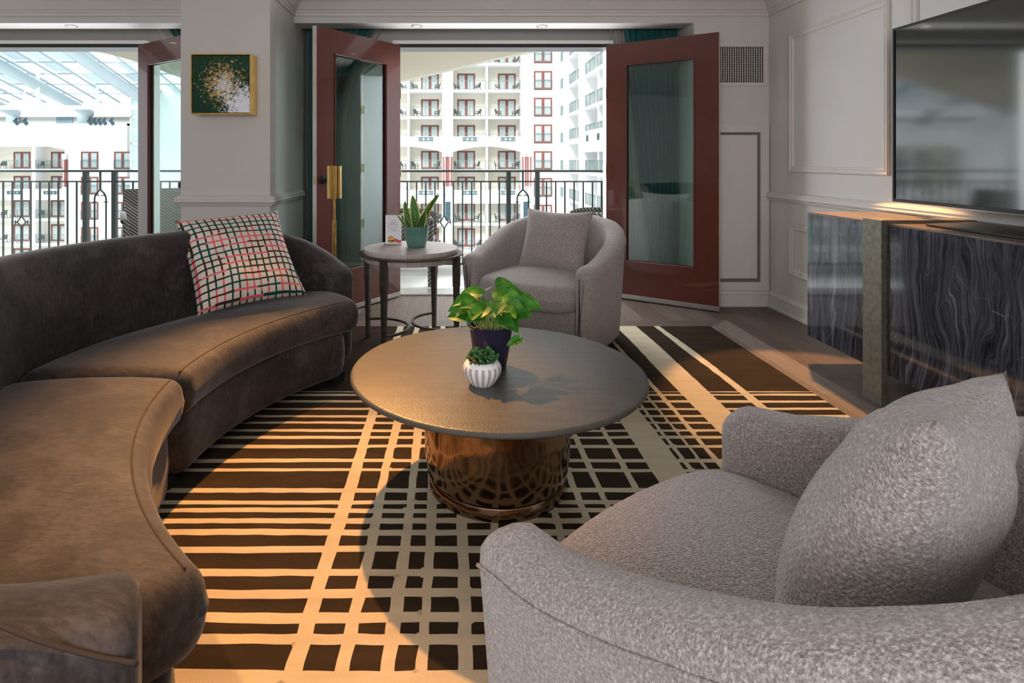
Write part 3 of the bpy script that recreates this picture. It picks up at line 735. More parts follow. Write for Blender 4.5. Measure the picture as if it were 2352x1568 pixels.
# ================================================================== RUG
def rug():
    rnd = random.Random(5)
    Y0, Y1, X0, X1 = -0.6, 4.19, -2.9, 1.835
    mb = MB(); mb.box(X0, X1, Y0, Y1, 0.0005, 0.012)
    mb.cur = 1
    hs = [(3.005,.010),(2.965,.022),(2.885,.026),(2.80,.022),(2.72,.022),(2.652,.020),(2.575,.022),(2.512,.024),(2.434,.024),(2.318,.026),(2.248,.020),(2.110,.026),(2.036,.022),(1.989,.024),(1.932,.026),(1.872,.028),(1.790,.030),(1.690,.030),(1.610,.032),(1.525,.032),(1.455,.032),(1.348,.036),(1.25,.03),(1.12,.03),(1.03,.03),(0.92,.03),(0.8,.03),(0.66,.03),(0.55,.03),(0.4,.03),(0.3,.03),(0.18,.03),(0.05,.03),(-0.1,.03),(-0.3,.03)]
    vs = [(-0.372,.043,0),(-0.254,.034,0),(-0.150,.032,0),(-0.074,.030,0),(0.031,.035,0),(0.135,.030,0),(0.235,.036,0),(0.34,.024,0),(0.44,.026,0),(0.528,.022,0),(0.661,.024,0),(0.823,.125,0),(0.911,.018,0),(0.975,.016,0),(1.046,.024,0),(1.235,.150,0),(1.475,.046,0.012)]
    def ribbon(pts, z):   # list of (xL,yL,xR,yR)
        b = len(mb.v)
        for a in pts: mb.v += [(a[0],a[1],z),(a[2],a[3],z)]
        for i in range(len(pts)-1): mb.face([b+2*i, b+2*i+1, b+2*i+3, b+2*i+2])
    def walk(n, amp):
        ks = [(rnd.uniform(0, 6.28), rnd.uniform(2, 9), rnd.uniform(0.3, 1)) for _ in range(4)]+[(rnd.uniform(0, 6.28), rnd.uniform(20, 60), 0.25) for _ in range(3)]
        tot = sum(k[2] for k in ks)
        return [amp*sum(k[2]*math.sin(k[0]+k[1]*i*4.7/n) for k in ks)/tot*1.8 for i in range(n+1)]
    z = 0.0126
    for (y, w) in hs:
        n = 300; a = walk(n, 0.0028); b2 = walk(n, 0.0028); dr = walk(n, 0.004)
        w2 = w*rnd.uniform(1.0, 1.1)
        pts = []
        for i in range(n+1):
            x = X0+(X1-X0)*i/n; c = y+dr[i]*0.6
            if x < 0.9 and y > 2.5: c += 0.0
            hwid = w2/2*(1.0 if y > 2.97 or y < 2.95 else 1)
            pts.append((x, c-hwid+a[i], x, c+hwid+b2[i]))
        ribbon(pts, z); z += 0.000004
    for (x, w, sl) in vs:
        n = 260; a = walk(n, 0.0035); b2 = walk(n, 0.0035); dr = walk(n, 0.006)
        pts = []
        for i in range(n+1):
            y = Y0+(Y1-Y0)*i/n; c = x+dr[i]*0.6
            if x > 1.4: c += -0.035*max(0, (y-3.0))/1.15 + 0.012
            hwid = w/2
            pts.append((c-hwid+a[i], y, c+hwid+b2[i], y))
        ribbon(pts, z); z += 0.000004
    # rounded cell corners: small lozenges at crossings
    for (x, w, sl) in vs:
        for (y, h) in hs:
            if y > 2.97: continue
            for k in range(2):
                if rnd.random() < 0.55:
                    sx, sy = rnd.choice((-1,1)), rnd.choice((-1,1)); cx = x+sx*w/2*0.9; cy = y+sy*h/2*0.9
                    e = rnd.uniform(0.008, 0.018); e2 = rnd.uniform(0.006, 0.013)
                    b = len(mb.v)
                    mb.v += [(cx-e*0.6,cy-sy*0.002,z),(cx,cy-e2*0.8,z),(cx+e*0.9,cy-sy*0.001,z),(cx,cy+e2,z)]
                    mb.face([b,b+1,b+2,b+3]); z += 1e-8
    o = mb.build('area_rug', [M_rugb, M_rugl], recalc=False)
    tag(o, 'chocolate brown wool rug with hand-drawn sand coloured grid lines', 'rug')
rug()

# ================================================================== SOFA
SC = Vector((0.42, 2.13))
def pol(r, deg): a = math.radians(deg); return (SC.x+r*math.cos(a), SC.y+r*math.sin(a))
half = [(-0.640,3.335),(-0.74,3.378),(-0.85,3.375),(-0.98,3.29),(-1.10,3.15),(-1.25,2.90),(-1.385,2.66),(-1.49,2.41),(-1.535,2.13)]
full = half + [(-1.49,1.85),(-1.385,1.60),(-1.25,1.36),(-1.10,1.12),(-0.97,0.985),(-0.84,0.915),(-0.71,0.905),(-0.60,0.925),(-0.508,0.965)]
inner_back = [(p.x, p.y) for p in catmull([(x, y, 0) for x, y in full], 6)]
def resample(poly, step, closed=True):
    P = [Vector(p[:2]) for p in poly]; 
    if closed: P.append(P[0])
    out = []; carry = 0.0
    for a, b in zip(P, P[1:]):
        l = (b-a).length
        if l < 1e-9: continue
        while carry < l: out.append(a.lerp(b, carry/l)); carry += step
        carry -= l
    return out
def smoothpoly(poly, step=0.025, passes=3):
    P = resample(poly, step); n = len(P)
    A = sum(P[i].x*P[(i+1) % n].y-P[(i+1) % n].x*P[i].y for i in range(n))
    if A < 0: P.reverse()
    for _ in range(passes): P = [(P[i-1]+P[i]*2+P[(i+1) % n])/4 for i in range(n)]
    return P
JOIN = 183.0
def seat_outline(far=True, r_in=1.35, off=0.008, endpad=0.0):
    lo, hi = (131.8, JOIN-0.12) if far else (JOIN+0.12, 228.2)
    arc = [pol(r_in, lo+(hi-lo)*i/40) for i in range(41)]
    ys = SC.y+(-0.0)
    jl = Vector(pol(1.9, JOIN))
    back = []
    for x, y in inner_back:
        ang = math.degrees(math.atan2(y-SC.y, x-SC.x)) % 360
        if (far and ang <= hi) or ((not far) and ang >= lo):
            v = Vector((x, y))-SC; v = v*(1-off/v.length); back.append((SC.x+v.x, SC.y+v.y))
    # edge point exactly at join
    rj = 1.955-off
    if far: back = back + [pol(rj, hi)]
    else: back = [pol(rj, lo)] + back
    return arc + back[::-1]
def back_r(ang):
    tab = sorted((math.degrees(math.atan2(y-SC.y, x-SC.x)) % 360, math.hypot(x-SC.x, y-SC.y)) for x, y in inner_back)
    for (a, ra), (b, rb) in zip(tab, tab[1:]):
        if a <= ang <= b: return ra+(rb-ra)*(ang-a)/(b-a+1e-9)
    return tab[0][1] if ang < tab[0][0] else tab[-1][1]
def sector_loft(lo, hi, rin, rout, z0, z1, r, r_end, crown=0.0, nseg=70):
    Lm = math.radians(hi-lo)*1.45; ds = [0, .04, .12, .25, .45, .7, 1.0]
    us = [q*r_end/Lm for q in ds] + [r_end/Lm+(1-2*r_end/Lm)*i/nseg for i in range(1, nseg)] + [1-q*r_end/Lm for q in ds[::-1]]
    rings = []
    for u in us:
        a = lo+(hi-lo)*u; d = min(u, 1-u)*Lm
        k = r_end-math.sqrt(max(0, r_end**2-(r_end-d)**2)) if d < r_end else 0
        k = min(k, (z1-z0)/2-0.01)
        ri, ro = rin+k, rout(a)-k; a0, b0 = z0+k, z1-k*0.9
        rr = max(0.004, min(r, (b0-a0)/2-0.002)); ring = []
        def add(rad, z): x, y = pol(rad, a); ring.append((x, y, z))
        nb = 6
        for i in range(nb+1): t = PI/2*i/nb; add(ri+rr-rr*math.sin(t), a0+rr-rr*math.cos(t))
        add(ri-0.006, (a0+b0)/2)
        for i in range(nb+1): t = PI/2*i/nb; add(ri+rr-rr*math.cos(t), b0-rr+rr*math.sin(t))
        for q in (0.1, 0.25, 0.5, 0.75, 0.9): add(ri+rr+(ro-ri-2*rr)*q, b0+crown*math.sin(PI*q)**0.7)
        for i in range(nb+1): t = PI/2*i/nb; add(ro-rr+rr*math.sin(t), b0-rr+rr*math.cos(t))
        for i in range(nb+1): t = PI/2*i/nb; add(ro-rr+rr*math.cos(t), a0+rr-rr*math.sin(t))
        rings.append(ring)
    mb = MB(); mb.rings(rings); return mb
sofa = thing('curved_sofa', 'long curved brown velvet sofa wrapping around the coffee table', 'sofa', (0,0,0))
t_b = 0.15
P = [Vector(p) for p in inner_back]; cl = []
for i, p in enumerate(P):
    tg = (P[min(i+1, len(P)-1)]-P[max(i-1, 0)]).normalized(); no = Vector((tg.y, -tg.x)); cl.append(p+no*t_b/2)
def sofatop(s, S):
    if S-s < s: return interp(S-s, [(0,0.555),(0.08,0.567),(0.22,0.575),(0.34,0.62),(0.48,0.70),(0.65,0.78),(0.85,0.83),(1.05,0.85),(3,0.855)])
    d = min(s, S-s); return interp(d, [(0,0.555),(0.05,0.585),(0.15,0.66),(0.26,0.725),(0.38,0.77),(0.52,0.805),(0.75,0.835),(1.0,0.85),(3,0.855)])
wall_loft(cl, t_b, 0.06, sofatop, r_end=0.035, taper=0.02).build('backrest', M_velvet, sofa, smooth=True)
for far in (True, False):
    o = sector_loft(*((131.9, JOIN-0.05) if far else (JOIN+0.05, 230.6)), 1.35, lambda a: back_r(a)+0.004, 0.285, 0.450, 0.055, 0.055, crown=0.012).build('seat_cushion', M_velvet, sofa, smooth=True)
    lo, hi = (133.8, JOIN-0.5) if far else (JOIN+0.5, 229.5)
    out = [pol(1.385, lo+(hi-lo)*i/40) for i in range(41)] + [pol(1.70, hi+(lo-hi)*i/20) for i in range(21)]
    sector_loft(lo, hi, 1.385, lambda a: 1.56, 0.055, 0.30, 0.035, 0.10).build('base', M_velvet, sofa, smooth=True)
    # seam on the cushion's front edge
    sm = [(*pol(1.39, (lo+1.5)+(hi-lo-2)*i/60), 0.4525) for i in range(61)]
    MB().tube([(x, y, 0.4475) for x, y, z in sm], 0.0028, 6).build('seam', M_seam, o)
for a in (135, 158, 180, 186, 205, 225):
    x, y = pol(1.47, a)
    MB().lathe([(0.035,0.0),(0.04,0.047)], (x, y, 0.0135), 20).build('foot', M_blackm, sofa)
# piping on the arm ends
def sofa_pipe(near):
    pts = []
    acc = 0; Q = cl if not near else cl[::-1]
    S = sum((Q[i+1]-Q[i]).length for i in range(len(Q)-1))
    for i in range(0, 26):
        p = Q[i]; q = Q[i+1]; tg = (q-p).normalized(); no = Vector((tg.y, -tg.x)) * (-1 if near else 1)
        pp = p+no*(t_b/2-0.001)
        pts.append((pp.x, pp.y, sofatop(acc, S)-0.068)); acc += (q-p).length
    return pts
for nr in (False, True):
    MB().tube(sofa_pipe(nr), 0.0035, 6).build('piping', M_seam, sofa, smooth=True)

# plaid pillow on sofa
def place_matrix(bl, br, tl):
    """matrix mapping unit directions: x along bl->br, z along bl->tl, centred"""
    bl, br, tl = Vector(bl), Vector(br), Vector(tl)
    x = (br-bl); z = (tl-bl); c = bl+x/2+z/2
    xn = x.normalized(); yn = z.cross(x).normalized(); zn = xn.cross(yn).normalized()
    M = Matrix((xn, yn, zn)).transposed().to_4x4(); M.translation = c
    return M
def px(x, y, Y): return Vector(((x-PX)*Y/F, Y, H-(y-PY)*Y/F))
M = place_matrix(px(462, 712, 2.70), px(697, 668, 3.02), px(408, 515, 2.93))
o = pillow('throw_pillow', M_plaid, 0.535, 0.20, M, pinch=0.07, wr=0.006, seed=3)
tag(o, 'cream throw pillow with pink, teal and brown plaid lines on the sofa', 'pillow')

# ================================================================== ARMCHAIRS
def armchair_path():
    pts = [(0.388,-0.445),(0.408,-0.27),(0.414,-0.08)]
    R = 0.414
    for a in range(0, 181, 12): pts.append((R*math.cos(math.radians(a)), 0.370*math.sin(math.radians(a))))
    pts += [(-0.414,-0.08),(-0.408,-0.27),(-0.388,-0.445)]
    c = catmull([(x, y, 0) for x, y in pts], 4); return [(p.x, p.y) for p in c]
def armtop(s, S):
    d = min(s, S-s); return interp(d, [(0,0.562),(0.05,0.580),(0.15,0.590),(0.3,0.632),(0.45,0.690),(0.6,0.748),(0.72,0.785),(0.9,0.808),(1.1,0.812)])
def make_armchair(label):
    t = thing('barrel_armchair', label, 'armchair', group='barrel armchairs')
    pth = armchair_path(); tt = 0.125
    wall_loft(pth, tt, 0.045, armtop, r_end=0.05, taper=0.045, rb=0.035).build('shell', M_boucle, t, smooth=True)
    # front rail + inner body
    out = [(-0.335,-0.39),(-0.15,-0.405),(0.0,-0.41),(0.15,-0.405),(0.335,-0.39)] + [(0.36*math.cos(math.radians(a)), 0.335*math.sin(math.radians(a))) for a in range(-8, 189, 10)]
    cushion(smoothpoly(out, 0.03, 2), 0.045, 0.315, 0.03).build('front_rail', M_boucle, t, smooth=True)
    out = [(-0.348,-0.34),(-0.325,-0.43),(-0.24,-0.478),(-0.1,-0.497),(0.0,-0.50),(0.1,-0.497),(0.24,-0.478),(0.325,-0.43),(0.348,-0.34)] + [(0.358*math.cos(math.radians(a)), 0.335*math.sin(math.radians(a))) for a in range(0, 181, 12)]
    sc = cushion(smoothpoly(out, 0.025, 4), 0.290, 0.458, 0.062, dome=0.032)
    so = sc.build('seat_cushion', M_boucle, t, smooth=True)
    P = smoothpoly(out, 0.025, 4); P = [p*0.955 for p in P]
    Q = [Vector(p) for p in pth]; S = sum((Q[i+1]-Q[i]).length for i in range(len(Q)-1)); acc = 0; pts = []
    for i in range(len(Q)-1):
        tg = (Q[i+1]-Q[i]).normalized(); no = Vector((tg.y, -tg.x)); pp = Q[i]+no*(tt/2-0.003)
        if 0.03 < acc < S-0.03: pts.append((pp.x, pp.y, armtop(acc, S)-0.052))
        acc += (Q[i+1]-Q[i]).length
    MB().tube(pts, 0.0035, 6).build('piping', M_boucle, t, smooth=True)
    MB().lathe([(0.27,0.0135),(0.27,0.05)], n=40).build('swivel_base', M_blackm, t)
    return t
ch = make_armchair('beige boucle barrel armchair beside the side table, in front of the right door')
ch.location = (0.67, 3.94, 0.0); ch.rotation_euler = (0,0,math.radians(-34.8))
ch2 = dup(ch, (0.655, 0.918, 0.0), math.radians(-143.1), 'large foreground beige boucle barrel armchair at the bottom right, seen from behind')
def chair_pillow(c, rz, label, sz=0.46, seed=1, roll=0, sxz=(1.08, 0.98)):
    C = Matrix.Translation((c[0], c[1], 0)) @ Matrix.Rotation(rz, 4, 'Z')
    M = C @ Matrix.Translation((0, 0.03, 0.650)) @ Matrix.Rotation(math.radians(-22), 4, 'X') @ Matrix.Rotation(math.radians(roll), 4, 'Y') @ Matrix.Diagonal((sxz[0],1,sxz[1],1))
    o = pillow('throw_pillow', M_boucle, sz, 0.20, M, pinch=0.12, wr=0.006, seed=seed)
    return tag(o, label, 'pillow', 'beige boucle pillows')
chair_pillow((0.67,3.94), math.radians(-34.8), 'beige boucle throw pillow on the armchair by the side table')
chair_pillow((0.655,0.918), math.radians(-143.1), 'beige boucle throw pillow on the foreground armchair', seed=9, roll=-6, sxz=(1.03,1.04))

# ================================================================== COFFEE TABLE
CX, CY, CZ = 0.162, 2.165, 0.438
ct = thing('coffee_table', 'round coffee table with dark textured top and hammered bronze drum base', 'table', (CX, CY, 0.0135))
R = 0.533; z = CZ-0.0135
MB().lathe([(0.02,z-0.022),(R-0.02,z-0.022),(R-0.006,z-0.019),(R,z-0.012),(R-0.001,z-0.006),(R-0.006,z-0.001),(R-0.012,z),(0.02,z)], n=128).build('tabletop', M_shag, ct, smooth=True, angle=0.9)
MB().lathe([(0.235,0.0),(0.247,0.0),(0.249,0.035),(0.243,0.042),(0.255,0.062),(0.264,0.12),(0.266,0.2),(0.266,z-0.022)], n=96).build('drum_base', M_hammer, ct, smooth=True, angle=0.8)

# ================================================================== SIDE TABLE
sx, sy = -0.272, 3.81
st = thing('side_table', 'round pale oak side table with dark metal ring and tapered legs', 'table', (sx, sy, 0.0))
MB().lathe([(0.05,0.552),(0.296,0.552),(0.300,0.556),(0.302,0.60),(0.306,0.605),(0.306,0.627),(0.303,0.631),(0.05,0.631)], n=96).build('tabletop', M_paleoak, st, smooth=True, angle=0.8)
MB().lathe([(0.301,0.588),(0.330,0.588),(0.338,0.592),(0.338,0.598),(0.330,0.602),(0.301,0.602)], n=96).build('metal_ring', M_bronze, st, smooth=True, angle=0.9)
legs = [(-0.567,3.93),(-0.414,3.534),(-0.13,4.09),(0.023,3.69)]
for (lx, ly) in legs:
    v = Vector((lx-sx, ly-sy)); a = math.atan2(v.y, v.x); zb = 0.0135 if ly < 4.19 else 0.0
    mb = MB()
    def sq(h, z, o=0.0): 
        c, s = math.cos(a), math.sin(a); rr = v.length-o
        return [(c*(rr+x)-s*y, s*(rr+x)+c*y, z) for x, y in ((-h,-h),(h,-h),(h,h),(-h,h))]
    mb.rings([sq(0.0115, zb), sq(0.0165, 0.40), sq(0.0165, 0.401)]); mb.rings([sq(0.019, 0.40), sq(0.0205, 0.588)])
    mb.build('leg', M_bronze, st, bevel=0.002)
for (A, B) in ((legs[0], legs[1]), (legs[2], legs[3])):
    m = (Vector(A)+Vector(B))/2; d = Vector(A)-m; r = d.length; base = math.atan2(d.y, d.x)
    tgt = Vector((sx, sy))-m; sgn = 1 if d.x*tgt.y-d.y*tgt.x > 0 else -1
    pts = [(m.x-sx+r*math.cos(base+sgn*PI*i/32), m.y-sy+r*math.sin(base+sgn*PI*i/32)) for i in range(33)]
    mb = MB(); R_ = []
    for i, (x, y) in enumerate(pts):
        aa = base+sgn*PI*i/32; u = (math.cos(aa), math.sin(aa))
        R_.append([(x+u[0]*q, y+u[1]*q, zz) for q, zz in ((-0.007,0.126),(0.007,0.126),(0.007,0.140),(-0.007,0.140))])
    mb.rings(R_); mb.build('stretcher', M_bronze, st)

# ---- menu card in acrylic stand
mc = thing('menu_card', 'small white menu card with burger picture on the side table', 'card', (-0.397, 3.935, 0.631), math.radians(-4))
MB().box(-0.062,0.058,-0.035,0.035,0,0.004).build('acrylic_base', M_acryl, mc, bevel=0.001)
MB().box(-0.054,0.054,-0.002,0.002,0.004,0.196).build('card', M_paper, mc)
def text(body, size, x, z, mat, parent, y=-0.0026, name='lettering'):
    cu = bpy.data.curves.new(name, 'FONT'); cu.body = body; cu.size = size; cu.align_x = 'CENTER'; cu.extrude = 0.0001
    cu.materials.append(mat); o = bpy.data.objects.new(name, cu); COL.objects.link(o); o.parent = parent
    dg = bpy.context.evaluated_depsgraph_get(); me = bpy.data.meshes.new_from_object(o.evaluated_get(dg))
    bpy.data.objects.remove(o); o = bpy.data.objects.new(name, me); COL.objects.link(o); o.parent = parent
    o.location = (x, y, z); o.rotation_euler = (PI/2, 0, 0); return o
text('A / K', 0.011, 0, 0.158, M_ink, mc); text('OATS', 0.014, 0, 0.142, M_ink, mc)
text('DELIVERY OR TAKEOUT', 0.0062, 0, 0.133, M_ink, mc)
mb = MB()
for (z, w) in ((0.128,0.03),(0.117,0.038),(0.112,0.036),(0.107,0.024),(0.098,0.026),(0.092,0.038),(0.087,0.02)):
    mb.box(-w,w,-0.0027,-0.0022,z,z+0.0013)
mb.build('fine_print', M_inkl, mc)
def ell(mb, cx, cz, rx, rz, y, n=24, a0=0, a1=2*PI):
    mb.rings([[(cx+rx*math.cos(a0+(a1-a0)*i/(n-1)), yy, cz+rz*math.sin(a0+(a1-a0)*i/(n-1))) for i in range(n)] for yy in (y, y-0.0004)])
for (nm, mt, cx, cz, rx, rz, y, a0, a1) in (
    ('burger_bun', M_bun, -0.017, 0.036, 0.020, 0.022, -0.0024, 0, PI), ('burger_bun', M_bun, -0.013, 0.022, 0.027, 0.011, -0.0024, PI, 2*PI),
    ('burger_cheese', M_cheese, -0.014, 0.033, 0.023, 0.006, -0.0029, 0, 2*PI), ('burger_patty', M_patty, -0.014, 0.026, 0.025, 0.005, -0.0032, 0, 2*PI),
    ('burger_lettuce', M_lettuce, -0.025, 0.022, 0.016, 0.004, -0.0034, 0, 2*PI), ('burger_lettuce', M_lettuce, 0.008, 0.036, 0.008, 0.007, -0.0034, 0, 2*PI),
    ('tomato', M_tomato, 0.022, 0.028, 0.011, 0.009, -0.0030, 0, 2*PI), ('tomato', M_tomato, 0.042, 0.022, 0.011, 0.008, -0.0032, 0, 2*PI), ('tomato', M_pinkpr, 0.032, 0.016, 0.018, 0.008, -0.0027, 0, 2*PI)):
    mb = MB(); ell(mb, cx, cz, rx, rz, y, a0=a0, a1=a1); mb.build(nm, mt, mc)

# ================================================================== PLANTS
def blade_mesh(mb, base, direction, length, width, curl, twist, rnd):
    """sword leaf, material 0 = green centre, 1 = yellow margin"""
    n = 14; d = Vector(direction).normalized(); side0 = d.cross(Vector((0,1,0))).normalized() if abs(d.y) < 0.9 else Vector((1,0,0))
    p = Vector(base); pts = []
    b = len(mb.v); dd = d.copy()
    for i in range(n+1):
        u = i/n; w = width*(0.55+0.45*math.sin(min(1, u*1.9)*PI/2))*(1-u**3.2)**0.8+0.0004
        tw = Matrix.Rotation(twist*u*1.3+twist, 3, dd); s = tw @ side0; nn = s.cross(dd).normalized()
        for k, q in enumerate((-1,-0.74,0,0.74,1)):
            mb.v.append(tuple(p+s*q*w/2+nn*(abs(q)*w*0.16)))
        dd = (dd+Vector(curl)*(1.0/n)).normalized(); p = p+dd*length/n
    for i in range(n):
        for k in range(4):
            mb.cur = 1 if k in (0,3) else 0
            mb.face([b+i*5+k, b+i*5+k+1, b+(i+1)*5+k+1, b+(i+1)*5+k])
def snake_plant():
    t = thing('snake_plant', 'snake plant with yellow-edged leaves in a green pot on the side table', 'potted plant', (-0.236, 3.83, 0.631))
    prof = [(0.01,0.0),(0.055,0.0),(0.062,0.006),(0.073,0.06),(0.081,0.132),(0.0805,0.136),(0.077,0.136),(0.074,0.125),(0.066,0.06),(0.03,0.02)]
    MB().lathe(prof, n=64).build('pot', M_greenpot, t, smooth=True, angle=1.0)
    MB().lathe([(0.001,0.112),(0.074,0.112),(0.074,0.108),(0.001,0.108)], n=40).build('soil', M_soil, t)
    rnd = random.Random(4)
    L_ = [((-0.030,0.0),(-0.42,0.1,1),0.20,0.040,(0.30,0,0),0.5),((0.0,-0.02),(-0.05,-0.1,1),0.235,0.050,(-0.1,0,0),0.1),
          ((0.012,0.01),(0.25,0,1),0.275,0.040,(0.55,0,-0.1),-0.3),((0.03,0.0),(0.2,0.1,1),0.20,0.036,(0.3,0,0),0.4),
          ((0.045,0.01),(0.22,0,1),0.275,0.034,(0.35,0,0),0.9),((-0.05,0.0),(-0.65,0,1),0.145,0.020,(-0.15,0,0),1.0),
          ((-0.035,-0.03),(-0.35,-0.3,1),0.11,0.024,(-0.1,0,0),0.3),((0.0,-0.04),(0.35,-0.2,1),0.13,0.018,(0.1,0,0),0.8),
          ((-0.01,0.02),(-0.2,0,1),0.16,0.032,(0.2,0,0),-0.5),((0.03,-0.03),(0.12,-0.3,1),0.15,0.034,(0.25,0,0),-0.2),((0.05,0.0),(0.3,-0.1,1),0.17,0.022,(0,0,0),1.2)]
    for (b0, d, ln, w, cu, tw) in L_:
        mb = MB(); blade_mesh(mb, (b0[0], b0[1], 0.108), d, ln, w*1.45, cu, tw*0.6, rnd); mb.build('leaf', [M_snake, M_snakey], t, smooth=True, recalc=False)
snake_plant()
def heart_leaf(mb, base, d, nrm, L_, W):
    d = Vector(d).normalized(); nrm = Vector(nrm); nrm = (nrm-d*nrm.dot(d)).normalized(); s = d.cross(nrm)
    n = 10; b = len(mb.v)
    for i in range(n+1):
        u = i/n
        w = W/2*max(0.0, (math.sin(PI*u**0.62))**0.8)*(1.0 if u > 0 else 0)
        lob = -0.10*L_*math.exp(-(u/0.12)**2)
        c = Vector(base)+d*(L_*u)-nrm*(0.25*L_*u*u)
        for q in (-1,-0.5,0,0.5,1):
            mb.v.append(tuple(c+s*q*w+nrm*(abs(q)*w*0.35)+d*(lob*abs(q)*1.6)))
    for i in range(n):
        for k in range(4): mb.face([b+i*5+k, b+i*5+k+1, b+(i+1)*5+k+1, b+(i+1)*5+k])
def pothos():
    t = thing('potted_pothos', 'leafy bright green pothos in a navy pot at the centre of the coffee table', 'potted plant', (0.140, 2.16, CZ))
    prof = [(0.01,0.0),(0.052,0.0),(0.056,0.004),(0.068,0.07),(0.079,0.152),(0.0795,0.157),(0.076,0.158),(0.073,0.150),(0.06,0.07),(0.03,0.02)]
    MB().lathe(prof, n=64).build('pot', M_navy, t, smooth=True, angle=1.0)
    MB().lathe([(0.001,0.140),(0.0725,0.140),(0.0725,0.136),(0.001,0.136)], n=40).build('soil', M_soil, t)
    rnd = random.Random(12); lf = MB(); sm = MB()
    spec = [(-0.10,0.24,.0),(-0.07,0.255,-.03),(-0.045,0.275,.02),(-0.015,0.26,-.05),(0.02,0.285,.0),(0.05,0.275,-.02),(0.085,0.27,.02),(0.12,0.262,-.01),(0.10,0.222,-.05),(0.055,0.235,-.07),(0.0,0.235,-.08),(-0.04,0.225,-.06),(-0.085,0.205,-.02),(0.065,0.19,-.06),(0.13,0.235,.03),(-0.02,0.28,.06),(0.04,0.29,.06),(-0.06,0.25,.05),(0.09,0.25,.06),(-0.10,0.23,.03),(-0.11,0.21,-.03),(-0.03,0.25,-.08),(0.03,0.262,-.07),(0.07,0.255,-.06),(0.105,0.25,-.04),(-0.065,0.23,-.07),(0.02,0.215,-.09),(0.145,0.255,-.02),(-0.085,0.262,-.0),(0.06,0.285,.02)]
    for (x, z, y) in spec:
        top = Vector((x*0.80, y, z-0.012)); bs = Vector((x*0.35+rnd.uniform(-.015,.015), y*0.4-0.01+rnd.uniform(-.02,.02), 0.138))
        mid = (top+bs)/2+Vector((x*0.08, 0, 0.01))
        sm.tube(catmull([bs, mid, top], 6), 0.0016, 5)
        ang = math.atan2(y-0.02, x)+rnd.uniform(-0.5, 0.5)
        out = Vector((math.cos(ang), math.sin(ang), rnd.uniform(-0.25, 0.25)))
        heart_leaf(lf, top, out, (rnd.uniform(-.35,.35), rnd.uniform(-1.1,-0.5), 0.8), rnd.uniform(0.066,0.090), rnd.uniform(0.054,0.070))
    for k in range(22):
        a = rnd.uniform(0, 2*PI); r = rnd.uniform(0.01, 0.055); bs = Vector((r*math.cos(a), r*math.sin(a), 0.138))
        sm.tube([bs, bs+Vector((rnd.uniform(-.012,.012)+bs.x*.25, rnd.uniform(-.01,.01), rnd.uniform(.05,.085)))], 0.0017, 5)
    # trailing stem right with drooping leaf, wiry stem left
    sm.tube(catmull([(0.045,-0.03,0.14),(0.075,-0.06,0.165),(0.098,-0.075,0.15),(0.10,-0.08,0.125)], 6), 0.0016, 5)
    heart_leaf(lf, (0.10,-0.08,0.128), (-0.9,-0.3,-0.25), (0,-0.7,0.7), 0.055, 0.034)
    sm.tube(catmull([(-0.05,-0.03,0.14),(-0.085,-0.05,0.16),(-0.10,-0.05,0.20),(-0.108,-0.05,0.215)], 6), 0.0016, 5)
    heart_leaf(lf, (-0.100,-0.05,0.212), (-1,-0.2,-0.2), (0,-0.3,1), 0.036, 0.026)
    sm.tube(catmull([(-0.095,-0.05,0.19),(-0.11,-0.06,0.194),(-0.13,-0.07,0.188)], 6), [0.0014]*13, 5)
    lf.build('foliage', M_pothos, t, smooth=True, recalc=False); sm.build('stems', M_stem, t, smooth=True)
pothos()
